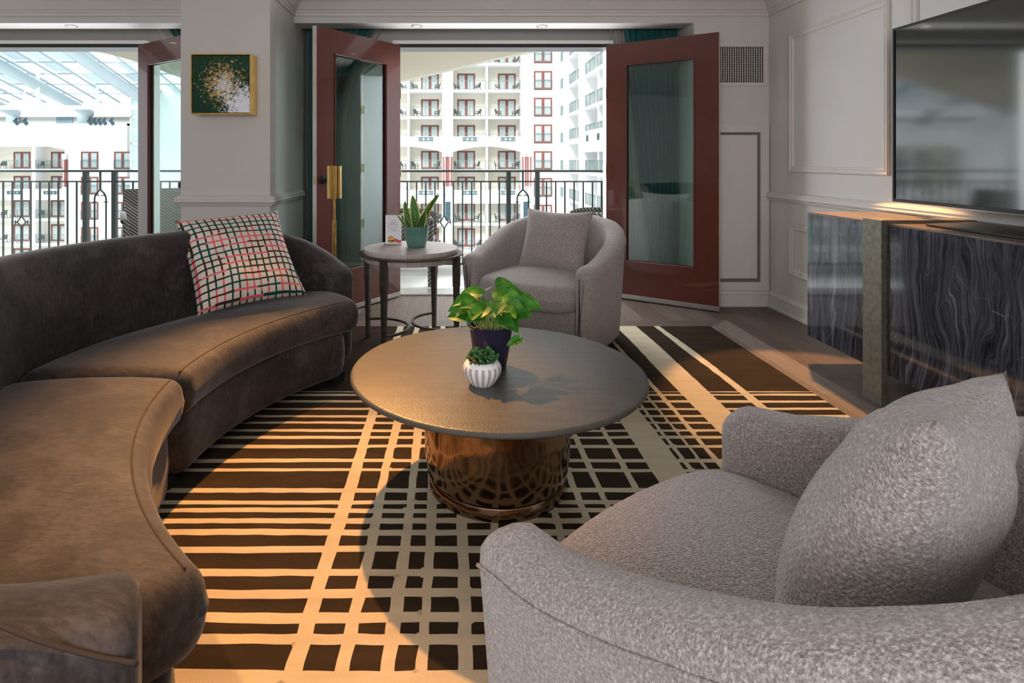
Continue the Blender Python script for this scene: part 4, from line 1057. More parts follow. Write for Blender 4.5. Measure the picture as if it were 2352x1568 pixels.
def succulent():
    t = thing('potted_succulent', 'small succulent in a ribbed white round pot on the coffee table', 'potted plant', (0.100, 1.995, CZ))
    rib = lambda a, z: (0.028*abs(math.cos(a*9))**0.7-0.014)*max(0, math.sin(PI*min(1, max(0, z/0.082))))**0.5
    prof = [(0.01,0.0),(0.036,0.0),(0.042,0.005),(0.055,0.025),(0.064,0.045),(0.0655,0.056),(0.062,0.068),(0.055,0.077),(0.049,0.082)]
    n = 216; rings = []
    mb = MB()
    for r, z in prof: rings.append([(r*(1+rib(2*PI*k/n, z))*math.cos(2*PI*k/n), r*(1+rib(2*PI*k/n, z))*math.sin(2*PI*k/n), z) for k in range(n)])
    for r, z in [(0.046,0.082),(0.044,0.074),(0.05,0.06)]: rings.append([(r*math.cos(2*PI*k/n), r*math.sin(2*PI*k/n), z) for k in range(n)])
    mb.rings(rings)
    o = mb.build('pot', [M_whitecer, M_greycer], t, smooth=True, angle=1.0)
    for p in o.data.polygons:
        c = p.center; a = math.atan2(c.y, c.x); rr = math.hypot(c.x, c.y)
        if 0.006 < c.z < 0.070 and rr > 0.037 and abs(math.cos(a*9)) < 0.62: p.material_index = 1
    MB().lathe([(0.001,0.072),(0.0455,0.072),(0.0455,0.068),(0.001,0.068)], n=40).build('soil', M_soil, t)
    rnd = random.Random(8); mb = MB()
    for k in range(130):
        a = rnd.uniform(0, 2*PI); r = 0.046*math.sqrt(rnd.random()); h = 0.074+rnd.uniform(0.0, 0.042)*(1-(r/0.06)**2)
        c = Vector((r*1.1*math.cos(a), r*1.0*math.sin(a), h)); d = Vector((math.cos(a)*rnd.uniform(.2,1), math.sin(a)*rnd.uniform(.2,1), rnd.uniform(.2,1))).normalized()
        s = d.cross(Vector((rnd.uniform(-1,1), rnd.uniform(-1,1), 1))).normalized(); nn = s.cross(d)
        l = rnd.uniform(.012,.018); w = rnd.uniform(.006,.0085)
        mb.cur = 1 if (c.x < -0.022 and rnd.random() < 0.5) else 0
        rings = []
        for u, ww in ((0,.35),(0.35,.85),(0.65,1),(0.88,.75),(1,.15)):
            p = c+d*l*u; rings.append([p+s*w*ww*0.9*math.cos(2*PI*q/6)+nn*w*ww*0.35*math.sin(2*PI*q/6) for q in range(6)])
        mb.rings(rings)
    mb.build('foliage', [M_succ, M_succr], t, smooth=True)
succulent()

# ================================================================== FLOOR LAMP
fl = thing('floor_lamp', 'slim brass floor lamp with cylinder shade behind the sofa end', 'lamp', (-0.755, 3.72, 0.012))
fl.location = (-0.75, 3.72, 0.0135)
MB().lathe([(0.001,0.0),(0.11,0.0),(0.11,0.008),(0.02,0.014),(0.008,0.02)], n=48).build('base', M_brass, fl, smooth=True, angle=0.6)
MB().lathe([(0.0115,0.014),(0.0115,0.80),(0.007,0.803)], n=24).build('lower_pole', M_brass, fl, smooth=True, angle=0.6)
MB().lathe([(0.0065,0.80),(0.0065,0.97)], n=20).build('upper_pole', M_brass, fl, smooth=True, angle=0.6)
MB().lathe([(0.0455,0.941),(0.0455,1.146),(0.0435,1.146),(0.0435,0.945),(0.01,0.945),(0.01,0.941)], n=56).build('lamp_shade', M_brass, fl, smooth=True, angle=0.6)

# ================================================================== MEDIA CABINET + TV
XF = 2.10; xb = XR-0.045
mc2 = thing('media_cabinet', 'long media cabinet with banded black marble fronts and bronze strap legs', 'cabinet', (2.34, 2.2, 0))
ox, oy = -2.34, -2.2
MB().box(XF+0.018+ox, xb+ox, 1.0+oy, 3.485+oy, 0.155, 0.882).build('carcass', M_cabwood, mc2)
mb = MB(); mb.box(XF+0.012+ox, xb+ox, 0.995+oy, 3.487+oy, 0.880, 0.889); mb.build('cabinet_top', M_cabwood, mc2)
for (a, b) in ((2.995, 3.482), (1.90, 2.835), (1.005, 1.885)):
    MB().box(XF+ox, XF+0.018+ox, a+oy, b+oy, 0.160, 0.883).build('marble_door', M_marble, mc2, bevel=0.002)
for (a, b) in ((2.85, 2.98),):
    mb = MB()
    mb.box(XF-0.022+ox, XF+0.018+ox, a+oy, b+oy, 0.0, 0.905); mb.box(XF+0.018+ox, xb+ox, a+oy, b+oy, 0.889, 0.905); mb.box(xb-0.03+ox, xb+ox, a+oy, b+oy, 0.0, 0.889)
    mb.build('strap_leg', M_bronze if False else plain('cast_bronze_strap', (0.20, 0.185, 0.145), 0.42, 0.55, nscale=35, var=0.25, bstr=0.5, bdist=0.002, bscale=45), mc2, bevel=0.0015)
mb = MB(); mb.box(XF-0.022+ox, XF+0.018+ox, 1.12+oy, 1.25+oy, 0.0, 0.905); mb.box(XF+0.018+ox, xb+ox, 1.12+oy, 1.25+oy, 0.889, 0.905); mb.box(xb-0.03+ox, xb+ox, 1.12+oy, 1.25+oy, 0.0, 0.889)
mb.build('strap_leg', MATS['cast_bronze_strap'], mc2, bevel=0.0015)
tv = thing('television', 'large flat black television standing on the marble media cabinet', 'television', (2.37, 2.3, 0.891))
ox, oy, oz = -2.37, -2.3, -0.891
mb = MB(); y0, y1, z0, z1 = 1.50, 3.138, 0.975, 1.897; e = 0.012
for (a, b, c, d) in ((y0,y1,z0,z0+e*1.3),(y0,y1,z1-e,z1),(y0,y0+e,z0+e*1.3,z1-e),(y1-e,y1,z0+e*1.3,z1-e)): mb.box(2.345+ox, 2.36+ox, a+oy, b+oy, c+oz, d+oz)
mb.box(2.36+ox, 2.395+ox, y0+oy, y1+oy, z0+oz, z1+oz)
mb.build('housing', M_tvb, tv, bevel=0.003)
MB().box(2.352+ox, 2.3605+ox, y0+e+oy, y1-e+oy, z0+e*1.3+oz, z1-e+oz).build('screen', M_screen, tv)
mb = MB(); poly = [(2.20,2.735),(2.20,1.95),(2.50,1.75),(2.535,1.75),(2.535,2.83),(2.50,2.83)]
poly = [(x+ox, y+oy) for x, y in poly]
mb.prism(poly, 'z', 0.0, 0.010); mb.box(2.40+ox, 2.44+ox, 2.22+oy, 2.42+oy, 0.008, 0.30)
mb.build('stand', M_tvb, tv, bevel=0.002)

# ================================================================== BALCONY
struct('floor_balcony', MB().box(-7, 3.6, 5.2, 6.45, -0.15, -0.005), M_deck)
struct('trim_20', MB().box(-7, 3.6, 6.30, 6.50, -0.25, 0.03), M_ext)
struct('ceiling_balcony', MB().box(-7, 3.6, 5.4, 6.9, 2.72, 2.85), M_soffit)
mb = MB(); lowpts = [(p_, (p_-PX)*6.75/F, H+(PY-q)*6.75/F) for p_, q in ((120,108),(185,112),(250,124),(325,145),(420,180),(520,225),(620,262),(720,250),(820,220),(916,188),(1041,159.7),(1136,136),(1240,116),(1330,100))]
poly = [(-5.6, 2.72)]+[(-5.2, 2.56)]+[(a, b) for _, a, b in lowpts]+[(2.6, 2.72)]
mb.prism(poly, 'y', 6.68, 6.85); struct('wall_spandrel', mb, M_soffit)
RY = 6.38
def balcony_rail():
    t = thing('balcony_railing', 'dark iron balcony railing with slim bars and gothic arch details', 'railing', (0, RY, 0))
    x0, x1 = -6.8, 3.4
    MB().box(x0, x1, -0.028, 0.028, 1.062, 1.085).build('top_rail', M_rail, t, bevel=0.004)
    MB().box(x0, x1, -0.010, 0.010, 0.952, 0.968).build('middle_rail', M_rail, t)
    MB().box(x0, x1, -0.010, 0.010, 0.055, 0.075).build('bottom_rail', M_rail, t)
    centers = [-3.826-4.587, -3.826, 0.761, 5.348]
    used = []
    for c in centers:
        for s in (-0.156, 0.156):
            if x0 < c+s < x1: MB().box(c+s-0.024, c+s+0.024, -0.024, 0.024, 0, 1.062).build('post', M_rail, t); used.append(c+s)
        if not x0 < c < x1: continue
        # gothic arch ornament between the paired posts
        mb = MB(); mb.box(c-0.009, c+0.009, -0.008, 0.008, 0.86, 1.062)
        for s in (-1, 1):
            pts = [(c+s*0.062, 0, 0.06), (c+s*0.062, 0, 0.74), (c+s*0.060, 0, 0.79), (c+s*0.045, 0, 0.825), (c+s*0.022, 0, 0.852), (c, 0, 0.872)]
            mb.tube([pts[0]]+catmull(pts[1:], 5), 0.009, 8); mb.box(c+s*0.062-0.018, c+s*0.062+0.018, -0.012, 0.012, 0.733, 0.742)
            mb.tube(catmull([(c+s*0.053,0,0.80),(c+s*0.03,0,0.815),(c+s*0.012,0,0.80)], 4), 0.005, 6)
        mb.build('arch_ornament', M_rail, t, smooth=True, angle=0.7); used.append(c)
        for sg in (-1, 1):
            k = 1; xx = c+sg*0.156
            dists = []
            x = xx
            step = 0.0998
            for k in range(1, 22):
                x = xx+sg*step*k
                if not (x0 < x < x1) or abs(x-c) > 2.22: break
                if k in (7, 21):
                    mb = MB(); mb.box(x-0.010, x+0.010, -0.007, 0.007, 0.06, 0.44); mb.box(x-0.010, x+0.010, -0.007, 0.007, 0.60, 0.955)
                    zc = 0.52
                    for a, b2 in ((0,1),(0,-1)):
                        for s in (-1, 1):
                            mb.tube(catmull([(x, 0, zc+b2*0.095), (x+s*0.010, 0, zc+b2*0.052), (x+s*0.045, 0, zc+b2*0.004)], 5), 0.0075, 6)
                    for s in (-1, 1):
                        mb.tube([(x+s*0.045, 0, zc), (x+s*0.085, 0, zc)], [0.007, 0.004], 6)
                        mb.tube([(x+s*0.068, 0, zc-0.024), (x+s*0.064, 0, zc), (x+s*0.068, 0, zc+0.024)], 0.006, 6)
                    mb.build('quatrefoil_baluster', M_rail, t, smooth=True, angle=0.7)
                else:
                    MB().box(x-0.0075, x+0.0075, -0.007, 0.007, 0.06, 0.955).build('baluster', M_rail, t)
balcony_rail()
# wicker chairs
def wicker_chair(label, loc, rz):
    t = thing('wicker_armchair', label, 'chair', loc, rz, 'balcony wicker chairs')
    # faces -Y ; seat 0.55 wide
    MB().box(-0.26,0.26,-0.27,0.25,0.38,0.43).build('seat', M_wicker, t, bevel=0.01)
    mb = MB(); mb.rings([[(-0.27,0.20,0.40),(0.27,0.20,0.40),(0.27,0.24,0.40),(-0.27,0.24,0.40)],[(-0.29,0.30,0.90),(0.29,0.30,0.90),(0.29,0.335,0.90),(-0.29,0.335,0.90)]]); mb.build('backrest', M_wicker, t, bevel=0.01)
    for s in (-1, 1):
        MB().tube(catmull([(s*0.29,0.29,0.64),(s*0.295,0.1,0.665),(s*0.295,-0.15,0.66),(s*0.295,-0.27,0.62)], 6), 0.028, 8).build('armrest', M_wicker, t, smooth=True)
        for (y, top) in ((-0.25, 0.635), (0.25, 0.60)):
            MB().box(s*0.275-0.025, s*0.275+0.025, y-0.025, y+0.025, 0, top).build('leg', M_wicker, t, bevel=0.005)
        mb = MB(); mb.box(s*0.29-0.012, s*0.29+0.012, -0.25, 0.27, 0.38, 0.60); mb.build('side_panel', M_wicker, t)
    return t
w1 = wicker_chair('grey wicker armchair on the balcony outside the left opening', (-2.97, 5.90, -0.005), math.radians(30))
w2 = dup(w1, (-0.45, 5.85, -0.005), math.radians(88), 'grey wicker armchair on the balcony behind the side table plant')
w3 = dup(w1, (1.48, 5.98, -0.005), math.radians(-100), 'grey wicker armchair on the balcony behind the right side of the armchair')
w2.location.z = w3.location.z = -0.005

# ================================================================== ATRIUM BEYOND
struct('floor_atrium', MB().box(-75, 30, 6.5, 85, -26.2, -26), M_ext)
FL = 3.0
def fz(n): return 0.05+FL*n
# ---- shared prototypes (placed by copying) -------------------------------
def door_proto():
    t = thing('balcony_french_door', 'x', 'door', (0,0,0))
    mb = MB(); w, h = 2.05, 2.13
    mb.box(-w/2,-w/2+.17,-.06,.02,0,h); mb.box(w/2-.17,w/2,-.06,.02,0,h); mb.box(-w/2+.17,w/2-.17,-.06,.02,h-.17,h); mb.box(-w/2+.17,w/2-.17,-.06,.02,0,.24)
    mb.box(-.16,.16,-.06,.02,.24,h-.17)
    mb.build('door_frame', M_extdoor, t)
    for x0, x1 in ((-w/2+.17,-.16),(.16,w/2-.17)): MB().box(x0,x1,-.02,.0,.24,h-.17).build('pane', M_pane, t)
    MB().box(-0.03,0.03,-.09,-.06,.95,1.05).build('handle', M_blackm, t)
    return t
def rail_proto(w, nm='atrium_railing'):
    t = MB(); t.box(-w/2,w/2,-.02,.02,1.04,1.08); t.box(-w/2,w/2,-.01,.01,.06,.09); t.box(-w/2,w/2,-.01,.01,.93,.95)
    k = int(w/0.14)
    for i in range(k+1): x = -w/2+w*i/k; t.box(x-.008,x+.008,-.008,.008,.06,1.04)
    for x in (-w/2+.02, 0, w/2-.02): t.box(x-.025,x+.025,-.02,.02,0,1.04)
    return t.build(nm, M_extrail)
def chair_proto():
    m = MB(); m.box(-.28,.28,-.26,.24,.38,.46)
    m.rings([[(-.28,.22,.4),(.28,.22,.4),(.28,.27,.4),(-.28,.27,.4)],[(-.30,.34,.92),(.30,.34,.92),(.30,.39,.92),(-.30,.39,.92)]])
    for s in (-1,1):
        m.box(s*.30-.025,s*.30+.025,-.26,.28,.62,.67); m.box(s*.30-.025,s*.30+.025,-.26,-.21,0,.62); m.box(s*.30-.025,s*.30+.025,.20,.25,0,.62)
    return m.build('rattan_chair', M_extchair)
def copy1(o, loc, rz=0):
    c = o.copy(); COL.objects.link(c); c.location = loc; c.rotation_euler = (0,0,rz); return c
door0 = door_proto(); door_used = [False]
def put_door(loc, rz, label, group):
    if not door_used[0]:
        door_used[0] = True; door0.location = loc; door0.rotation_euler = (0,0,rz); door0['label'] = label; door0['group'] = group; return door0
    return dup(door0, loc, rz, label, group)
chair0 = chair_proto(); ch_used = [False]
def put_chair(loc, rz, label, group):
    if not ch_used[0]: ch_used[0] = True; c = chair0; c.location = loc; c.rotation_euler = (0,0,rz)
    else: c = copy1(chair0, loc, rz)
    return tag(c, label, 'chair', group)
rails = {}
def put_rail(w, loc, rz, label, group):
    w = round(w, 2)
    if w not in rails: rails[w] = rail_proto(w); c = rails[w]; c.location = loc; c.rotation_euler = (0,0,rz)
    else: c = copy1(rails[w], loc, rz)
    return tag(c, label, 'railing', group)
ROWS = [4,3,2,1,0,-1,-2,-3]
def rowname(n): return ordn(4-n)+' floor down'
# ---- central block ---------------------------------------------------------
YF, YR = 66.0, 68.5
mb = MB(); mb.box(-16, 30, YR, YR+0.5, -26, 26); struct('wall_atrium_recess', mb, M_cream)
mb = MB(); zb, zt = -26, 26
mb.box(-1.19,0.024,YF,YR,zb,zt); mb.box(7.63,12.3,YF,YR,zb,zt); mb.box(-16,-13.9,YF,YR,zb,zt)
mb.box(-5.13,-4.89,YF+0.35,YR,zb,zt); mb.box(3.72,3.96,YF+0.35,YR,zb,zt)
for n in range(-8, 9):
    z = fz(n)
    for (a, b) in ((-13.9,-1.19),(0.024,7.63)): mb.box(a,b,YF+0.05,YR,z-0.28,z)
    if n in (1, -1, -4, 4+3):
        for (a, b) in ((-13.9,-1.19),(0.024,7.63)):
            mb.box(a,b,YF,YF+0.2,z-(0.8 if n == -1 else 0.2),z+0.72)
for (a, b) in ((-10.0,-1.19),(0.024,7.63)):   # arched fascia under floor 1
    z = fz(1); poly = [(a, z+0.70),(b, z+0.70),(b, z-1.02)]
    for i in range(1, 24):
        u = i/24; poly.append((b+(a-b)*u, z-1.02+0.62*math.sin(PI*u)**0.9))
    poly.append((a, z-1.02)); mb.prism(poly, 'y', YF-0.05, YF+0.25)
struct('wall_atrium_centre', mb, M_ext)
cols = [('leftmost', -2.66), ('second', 1.556), ('third', 6.29)]
for n in ROWS:
    z = fz(n)
    for cn, x in cols:
        put_door((x, YR-0.02, z), 0, 'red glazed double door in %s balcony column of central facade, %s' % (cn, rowname(n)), 'french doors across the atrium')
        if n in (1, -1):
            if x != 1.556 or True:
                pass
        else:
            if x == -2.66: cs = [(-4.2+random.uniform(-.15,.15), -70), (-1.75+random.uniform(-.1,.1), 70)]
            elif x == 1.556: cs = [(0.55+random.uniform(-.1,.1), -70), (2.75+random.uniform(-.15,.15), 70)]
            else: cs = [(5.2+random.uniform(-.15,.1), -70), (7.15, 70)]
            for q, (xx, rr) in enumerate(cs):
                put_chair((xx, YR-1.25, z), math.radians(-rr+random.uniform(-15,15)), 'dark chair %s of door in %s balcony column, central facade, %s' % ('left' if q == 0 else 'right', cn, rowname(n)), 'chairs across the atrium')
    for (a, b, cn) in ((-4.85,-1.25,'leftmost'),(0.08,3.70,'second'),(4.0,7.58,'third'),(-8.6,-5.2,'far left')):
        if n in (1,-1):
            c = put_rail(b-a, ((a+b)/2, YF+0.12, z+0.02), 0, 'low dark railing above solid parapet, %s balcony column, %s' % (cn, rowname(n)), 'railings across the atrium'); c.location.z = z+0.02
        else: put_rail(b-a, ((a+b)/2, YF+0.15, z), 0, 'thin dark railing, %s balcony column of central facade, %s' % (cn, rowname(n)), 'railings across the atrium')
    put_door((10.12, YF-0.02, z-0.05), 0, 'red double window in flush column right of central facade, %s' % rowname(n), 'red windows in the flush column')
    put_rail(2.05, (10.12, YF-0.16, z), 0, 'thin guard rail across red window of flush column, %s' % rowname(n), 'window guard rails')
    if n not in (1,-1):
        put_chair((-5.75, YR-1.3, z), math.radians(60), 'dark chair in far left balcony column, beside maroon room door, %s' % rowname(n), 'chairs across the atrium')
def grille(x, y, z, label, w=1.6, h=0.46, g='parapet grilles'):
    t = thing('parapet_grille', label, 'grille', (x, y, z), 0, g)
    mb = MB(); mb.box(-w/2,w/2,-.05,0,-h/2,-h/2+.05); mb.box(-w/2,w/2,-.05,0,h/2-.05,h/2); mb.box(-w/2,-w/2+.05,-.05,0,-h/2,h/2); mb.box(w/2-.05,w/2,-.05,0,-h/2,h/2)
    k = max(1, round(w/h)) if w > h else 1; kk = max(1, round(h/w)) if h > w else 1
    cw, chh = w/k, h/kk
    for i in range(k):
        for j in range(kk):
            cx, cz = -w/2+cw*(i+.5), -h/2+chh*(j+.5)
            for s in (-1, 1):
                R = Matrix.Rotation(s*math.atan2(chh, cw), 3, 'Y'); mb.obox((cx, -.03, cz), math.hypot(cw, chh), .03, .035, R)
            mb.tube([(cx+.14*min(cw,chh)/.46*math.cos(q*PI/6), -.03, cz+.14*min(cw,chh)/.46*math.sin(q*PI/6)) for q in range(12)], .02, 5, closed=True)
    mb.build('grille_bars', M_extblue, t); MB().box(-w/2,w/2,-.012,-.005,-h/2,h/2).build('backing', M_pane if w > h else M_extblue, t)
    return t
for n in (1, -1):
    for cn, x in cols: grille(x-0.35 if x < 0 else (x+0.35 if x < 3 else x-0.1), YF-0.06, fz(n)+0.42, 'dark patterned parapet grille below %s door column, %s' % (cn, rowname(n)))
def column_pair(x, y, z0, z1, label, sp=0.58):
    t = thing('column_pair', label, 'columns', (x, y, 0), 0, 'red and white column pairs')
    for s in (-1, 1):
        MB().lathe([(0.24,z0),(0.24,z1)], (s*sp/2,0,0), 16).build('column', M_extred, t, smooth=True, angle=0.6)
        MB().lathe([(0.27,z1),(0.27,z1+0.65)], (s*sp/2,0,0), 16).build('capital', M_ext, t, smooth=True, angle=0.6)
        MB().lathe([(0.27,z0-0.85),(0.27,z0)], (s*sp/2,0,0), 16).build('column_base', M_ext, t, smooth=True, angle=0.6)
        MB().box(s*sp/2-.05, s*sp/2+.05, -.26, -.2, z0, z1).build('white_strip', M_ext, t)
    return t
column_pair(-0.58, YF-0.3, -1.8, 1.5, 'pair of slim red and white columns between the leftmost and second balcony columns')
column_pair(8.25, YF-0.3, -1.8, 1.5, 'pair of slim red and white columns left of the flush window column')
grille(-0.55, YF-0.08, -4.6, 'tall dark lattice panel below the left pair of red columns', 0.56, 2.1, 'tall lattice panels')
grille(8.2, YF-0.08, -4.6, 'tall dark lattice panel below the right pair of red columns', 0.56, 2.1, 'tall lattice panels')
# ---- right wing, wall along Y at X = 12.2 ------------------------------------
XW = 12.2
mb = MB(); mb.box(XW+2.4, XW+2.8, 20, 66, -26, 26)
pil = [(64.6,66.2),(63.3,62.6)]
for (a, b) in ((62.2,66.2),(54.7,57.0),(40.5,47.6),(20,34)): mb.box(XW, XW+2.4, a, b, -26, 26)
for (a, b) in ((58.0,58.6),(50.2,50.8),(36.5,37.1)): mb.box(XW+0.3, XW+2.4, a, b, -26, 26)
for n in range(-8, 9):
    z = fz(n); mb.box(XW+0.05, XW+2.4, 34, 62.2, z-0.28, z)
for n in (1, -2): mb.box(XW-0.06, XW+0.2, 34.1, 54.6, fz(n)-(1.2 if n == 1 else 0.9), fz(n)+0.75)
mb.box(XW-0.06, XW+0.2, 57.1, 62.1, fz(-2)-0.9, fz(-2)+0.75)
struct('wall_atrium_right_wing', mb, M_ext)
for n in ROWS:
    for (a, b, nm) in ((58.7,62.1,'farthest'),(57.05,57.95,'second'),(50.9,54.6,'third'),(47.7,50.1,'nearest')):
        put_rail(b-a, (XW+0.12, (a+b)/2, fz(n)+(0.0 if not (n in (1,-2)) else 0.25)), PI/2, 'dark railing of %s bay in receding right wing, %s' % (nm, rowname(n)), 'railings of the right wing')
for n in ROWS:
    put_rail(1.3, (XW-0.12, 65.2, fz(n)), PI/2, 'narrow guard rail at far corner of right wing, %s' % rowname(n), 'corner guard rails')
for n in (1, -2):
    for y, nm in ((53.0,'farther'),(49.0,'nearer')):
        g = grille(XW-0.05, y, fz(n)+0.05, 'small square dark grille, %s of two, right wing parapet, %s' % (nm, rowname(n)), 0.7, 0.55, 'square grilles of the right wing'); g.rotation_euler = (0,0,-PI/2)
# ---- left block --------------------------------------------------------------
YL, YLR = 71.0, 73.1
top = 5.5
mb = MB(); mb.box(-62, -38.9, YLR, YLR+0.4, -26, top); struct('wall_atrium_left_recess', mb, M_cream)
mb = MB(); mb.box(-46.9, -45.8, YL, YLR, -26, top); mb.box(-45.8, -38.9, YL-0.8, YLR, -26, top); mb.box(-62,-57,YL,YLR,-26,top)
mb.box(-51.0,-50.55,YL+0.2,YLR,-26,top)
for n in range(-8, 2):
    mb.box(-57,-46.9,YL+0.05,YLR,fz(n)-0.3,fz(n))
mb.box(-57,-46.9,YL,YL+0.2,fz(-1)-0.75,fz(-1)+0.6)
z = fz(1); poly = [(-57, top),(-46.9, top),(-46.9, 2.36)]
for i in range(1, 24):
    u = i/24; poly.append((-46.9-10.1*u, 2.36+0.65*math.sin(PI*u)**0.9))
poly.append((-57, 2.36)); mb.prism(poly, 'y', YL-0.05, YL+0.3)
mb.box(-62,-38.9,YL-0.9,YLR,top-0.25,top)
struct('wall_atrium_left', mb, M_ext)
lcols = [('leftmost', -53.55, True), ('second', -48.9, True), ('third', -43.35, False), ('fourth', -38.4-1.0, False)]
for n in (0,-1,-2,-3,-4):
    for cn, x, rec in lcols:
        put_door((x, (YLR-0.02) if rec else YL-0.82, fz(n)-0.05), 0, 'red glazed double door in %s column of left facade, %s' % (cn, rowname(n)), 'french doors across the atrium')
        if rec and n != -1:
            put_chair((x-1.45, YLR-1.2, fz(n)), math.radians(10+random.uniform(-15,15)), 'dark chair left of door in %s column, left facade, %s' % (cn, rowname(n)), 'chairs across the atrium')
        if not rec: put_rail(2.0, (x, YL-0.95, fz(n)), 0, 'thin guard rail across %s column door, left facade, %s' % (cn, rowname(n)), 'window guard rails')
    for (a, b, cn) in ((-54.4,-51.05,'leftmost'),(-50.5,-46.95,'second')):
        put_rail(b-a, ((a+b)/2, YL+0.12, fz(n)), 0, 'thin dark railing of %s balcony column, left facade, %s' % (cn, rowname(n)), 'railings across the atrium')
for x, nm in ((-53.0,'left'),(-48.6,'right')): grille(x, YL-0.06, fz(-1)+0.15, 'dark patterned parapet grille at the %s of the left facade' % nm, 1.55, 0.42)
column_pair(-46.35, YL-0.3, -2.1, 1.2, 'pair of slim red and white columns on left facade beside projecting wall', 0.7)
# roof-edge: set-back wall, service door, tube columns, beam, spotlights
struct('wall_atrium_attic', MB().box(-62, -38.9, 74.5, 75, top-1, 7.0), M_extgrey)
struct('trim_21', MB().box(-62, -38.9, 73.6, 74.5, 6.55, 7.3), M_ext)
tag(MB().box(-50.2, -48.1, 74.40, 74.5, top-0.6, 6.5).build('service_door', M_extdoorblue), 'blue-grey service door on the roof terrace above the left facade', 'door')
for x, nm in ((-55.3,'left'), (-46.4,'right')):
    tag(MB().lathe([(0.68,top-0.5),(0.68,7.2)], (x, 73.8, 0), 28).build('roof_support_column', M_steel, smooth=True, angle=0.6), 'stout white round column under the glass roof, the %s one' % nm, 'column', 'roof support columns')
spots = [(50,''),(71,''),(217,''),(228,''),(239,''),(250,''),(267,'')]
for i, (p, _) in enumerate(spots):
    x = (p-PX)*70.9/F
    m = MB(); R = Matrix.Rotation(math.radians(-28), 3, 'Y') @ Matrix.Rotation(math.radians(20), 3, 'X')
    m.obox((0,0,0.0), 0.36, 0.4, 0.85, R); m.box(-.05,.05,-.05,.05,0.0,0.7); m.obox((0,0,.45), .5,.3,.22, R)
    o = m.build('roof_spotlight', M_extblue); o.location = (x, 70.0, top+0.12)
    o.scale = (0.8,0.8,0.8)
    tag(o, 'dark spotlight on the roof edge of the left facade, %s from the left' % ordn(i), 'spotlight', 'roof edge spotlights')
# glass elevator tower
ev = thing('elevator_tower', 'pale green glass elevator shaft at the right end of the left facade', 'tower', (-35.3, 66.9, 0))
MB().box(-1.3, 3.5, 0, 3, -26, 9.5).build('glass_wall', M_elev, ev)
mb = MB()
for x in (-1.3, 0.9, 3.4): mb.box(x-.09, x+.09, -.12, 0, -26, 9.5)
for z in range(-24, 10, 3): mb.box(-1.3, 3.5, -.12, 0, z-.12, z+.12); mb.box(-1.3,3.5,-.1,0,z+.5,z+.56)
mb.build('mullions', M_steelw, ev)
struct('wall_atrium_middle', MB().box(-33.5, -16, 66, 70, -26, 26), M_ext)
struct('wall_atrium_tower', MB().box(-38.5, -33.5, 71.5, 73, -26, 13.0), M_extgrey)
# ---- glass roof ----------------------------------------------------------------
EY, EZ = 69.0, 7.3; SL = 0.207; DX = 0.085
def roofpt(xe, y): return Vector((xe+DX*(EY-y), y, EZ+SL*(EY-y)))
rf = thing('glass_roof', 'sloping atrium glass roof with white tubes and glazing bars seen through the left opening', 'roof', (-45, 69, 7))
off = Vector((-45, 69, 7))
mb = MB()
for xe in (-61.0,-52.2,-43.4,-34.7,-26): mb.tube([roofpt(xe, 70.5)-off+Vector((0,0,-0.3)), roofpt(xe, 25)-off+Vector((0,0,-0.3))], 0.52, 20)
mb.build('main_tube', M_steel, rf, smooth=True, angle=0.6)
mb = MB()
xe = -66
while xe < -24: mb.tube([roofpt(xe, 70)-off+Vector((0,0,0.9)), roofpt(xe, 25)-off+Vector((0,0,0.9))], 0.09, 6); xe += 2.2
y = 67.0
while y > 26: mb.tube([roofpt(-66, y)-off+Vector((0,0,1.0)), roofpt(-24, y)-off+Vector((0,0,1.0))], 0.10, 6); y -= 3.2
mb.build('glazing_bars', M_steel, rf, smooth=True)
mb = MB(); mb.tube([Vector((-64,68.5,7.35))-off, Vector((-38.2,68.5,7.35))-off], 0.28, 16); mb.build('eave_tube', M_steelw, rf, smooth=True)
mb = MB(); rnd = random.Random(3)
xe = -66; i = 0
while xe < -26:
    y = 67.0
    while y > 28:
        if rnd.random() < 0.55:
            a, b = xe+0.25+rnd.choice((0,0.9)), xe+2.1; yy = y-0.2; y2 = y-3.0
            z_ = Vector((0,0,1.15))
            q = [roofpt(a,yy)-off+z_, roofpt(b,yy)-off+z_, roofpt(b,y2)-off+z_, roofpt(a,y2)-off+z_]
            bb = len(mb.v); mb.v += [tuple(p) for p in q]; mb.face([bb,bb+1,bb+2,bb+3])
        y -= 3.2
    xe += 2.2
mb.build('roof_panels', M_skypanel, rf)
for p, y0_, nm, r in ((87, 60, 'tallest', 0.17), (56, 66, 'left', 0.13), (223, 64, 'right', 0.13)):
    x = (p-PX)*y0_/F; zt = {87: H+(PY-100)*y0_/F, 56: H+(PY-181)*y0_/F, 223: H+(PY-180)*y0_/F}[p]; zb2 = H+(PY-246)*y0_/F
    t = MB(); t.lathe([(r,zb2),(r,zt)], (x,y0_,0), 12); t.lathe([(0.7,zb2-0.25),(0.45,zb2+0.25),(r,zb2+1.0)], (x,y0_,0), 12)
    tag(t.build('roof_hanger', M_steelw, smooth=True), 'slim white vertical roof hanger, the %s one' % nm, 'pole', 'roof hangers')
tag(MB().tube([(-60,60,H+(PY-248)*60/F),(-31,60,H+(PY-246)*60/F)], 0.22, 10).build('roof_truss_pipe', M_steelw, smooth=True), 'long horizontal white pipe running below the glass roof', 'pipe')

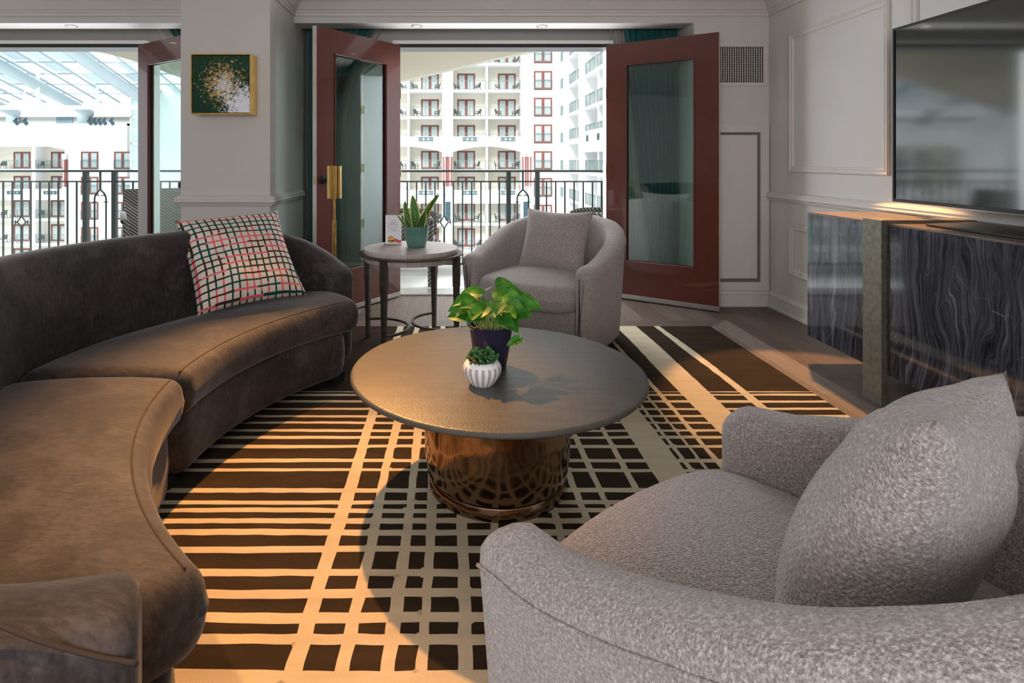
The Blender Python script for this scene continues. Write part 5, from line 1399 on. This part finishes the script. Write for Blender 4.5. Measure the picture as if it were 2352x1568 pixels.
# ================================================================== LIGHTS / WORLD / CAMERA
w = bpy.data.worlds.new('World'); scene.world = w; w.use_nodes = True
nt = w.node_tree; bg = nt.nodes['Background']
bg.inputs['Color'].default_value = (0.86, 0.95, 1.0, 1); bg.inputs['Strength'].default_value = 1.15
def area(name, loc, target, sx_, sy_, power, col, spread=None):
    l = bpy.data.lights.new(name, 'AREA'); l.shape = 'RECTANGLE'; l.size = sx_; l.size_y = sy_; l.energy = power; l.color = col
    if spread: l.spread = spread
    o = bpy.data.objects.new(name, l); COL.objects.link(o); o.visible_glossy = False; o.location = loc
    o.rotation_euler = (Vector(target)-Vector(loc)).to_track_quat('-Z', 'Y').to_euler(); return o
def spot(name, loc, target, power, col, size, blend=0.15, rad=0.03):
    l = bpy.data.lights.new(name, 'SPOT'); l.energy = power; l.color = col; l.spot_size = math.radians(size); l.spot_blend = blend; l.shadow_soft_size = rad
    o = bpy.data.objects.new(name, l); COL.objects.link(o); o.location = loc
    o.rotation_euler = (Vector(target)-Vector(loc)).to_track_quat('-Z', 'Y').to_euler(); return o
WARM = (1.0, 0.50, 0.17); COOL = (0.90, 0.95, 1.0)
# outdoors
s = bpy.data.lights.new('atrium_sun', 'SUN'); s.energy = 2.6; s.angle = math.radians(20); s.color = (1, 0.98, 0.95)
so = bpy.data.objects.new('atrium_sun', s); COL.objects.link(so); so.rotation_euler = Vector((0.2, 0.85, -0.5)).to_track_quat('-Z', 'Y').to_euler()
# added area lamps outside the two openings, strengthening the daylight indoors
area('daylight_boost_middle', (0.45, 5.9, 1.5), (0.4, 0, 0.6), 1.9, 1.9, 110, COOL)
area('daylight_boost_left', (-3.4, 5.9, 1.5), (-1.5, 0, 0.8), 1.6, 1.9, 80, COOL)
# added unseen fill lamps overhead and behind the camera, brightening the room
area('room_fill_overhead', (-0.6, 0.2, 2.5), (-0.3, 0.6, 0), 3.0, 2.6, 14, (1.0, 0.93, 0.86))
area('room_fill_back', (-0.8, -2.4, 1.7), (0.2, 3.5, 1.2), 3.0, 1.4, 105, (0.95, 0.96, 1.0))
# warm recessed spots
spot('warm_spot_rug', (-0.76, 3.5, 2.53), (-0.42, 1.80, 0), 620, (1.0, 0.45, 0.12), 44, 0.85)
spot('warm_spot_sofa', (-0.9, 0.35, 2.53), (-0.78, 0.90, 0.3), 150, WARM, 44, 0.8)
spot('warm_spot_sofa_far', (-0.25, 3.7, 2.53), (-0.50, 3.0, 0.42), 32, WARM, 20, 0.8)
spot('warm_spot_cabinet', (2.38, 4.02, 2.52), (1.98, 3.0, 0.3), 420, WARM, 36, 0.25)
for (x, y) in ((-0.30, 4.915), (0.747, 4.915), (-3.19, 4.915)): spot('soffit_downlight', (x, y, 2.30), (x, y+0.05, 0), 6, (1, 0.8, 0.55), 110, 0.6, 0.02)

cam = bpy.data.cameras.new('Camera'); co = bpy.data.objects.new('Camera', cam); COL.objects.link(co)
co.location = (0, 0, H); co.rotation_euler = (PI/2, 0, 0)
cam.sensor_width = 36.0; cam.lens = 36.0*F/2352; cam.shift_x = (1176-PX)/2352; cam.shift_y = -(784-PY)/2352; cam.clip_start = 0.05; cam.clip_end = 400
scene.camera = co
scene.view_settings.view_transform = 'Standard'; scene.view_settings.look = 'None'; scene.view_settings.exposure = 0.25
scene.cycles.max_bounces = 8; scene.cycles.transparent_max_bounces = 16; scene.cycles.sample_clamp_indirect = 6.0
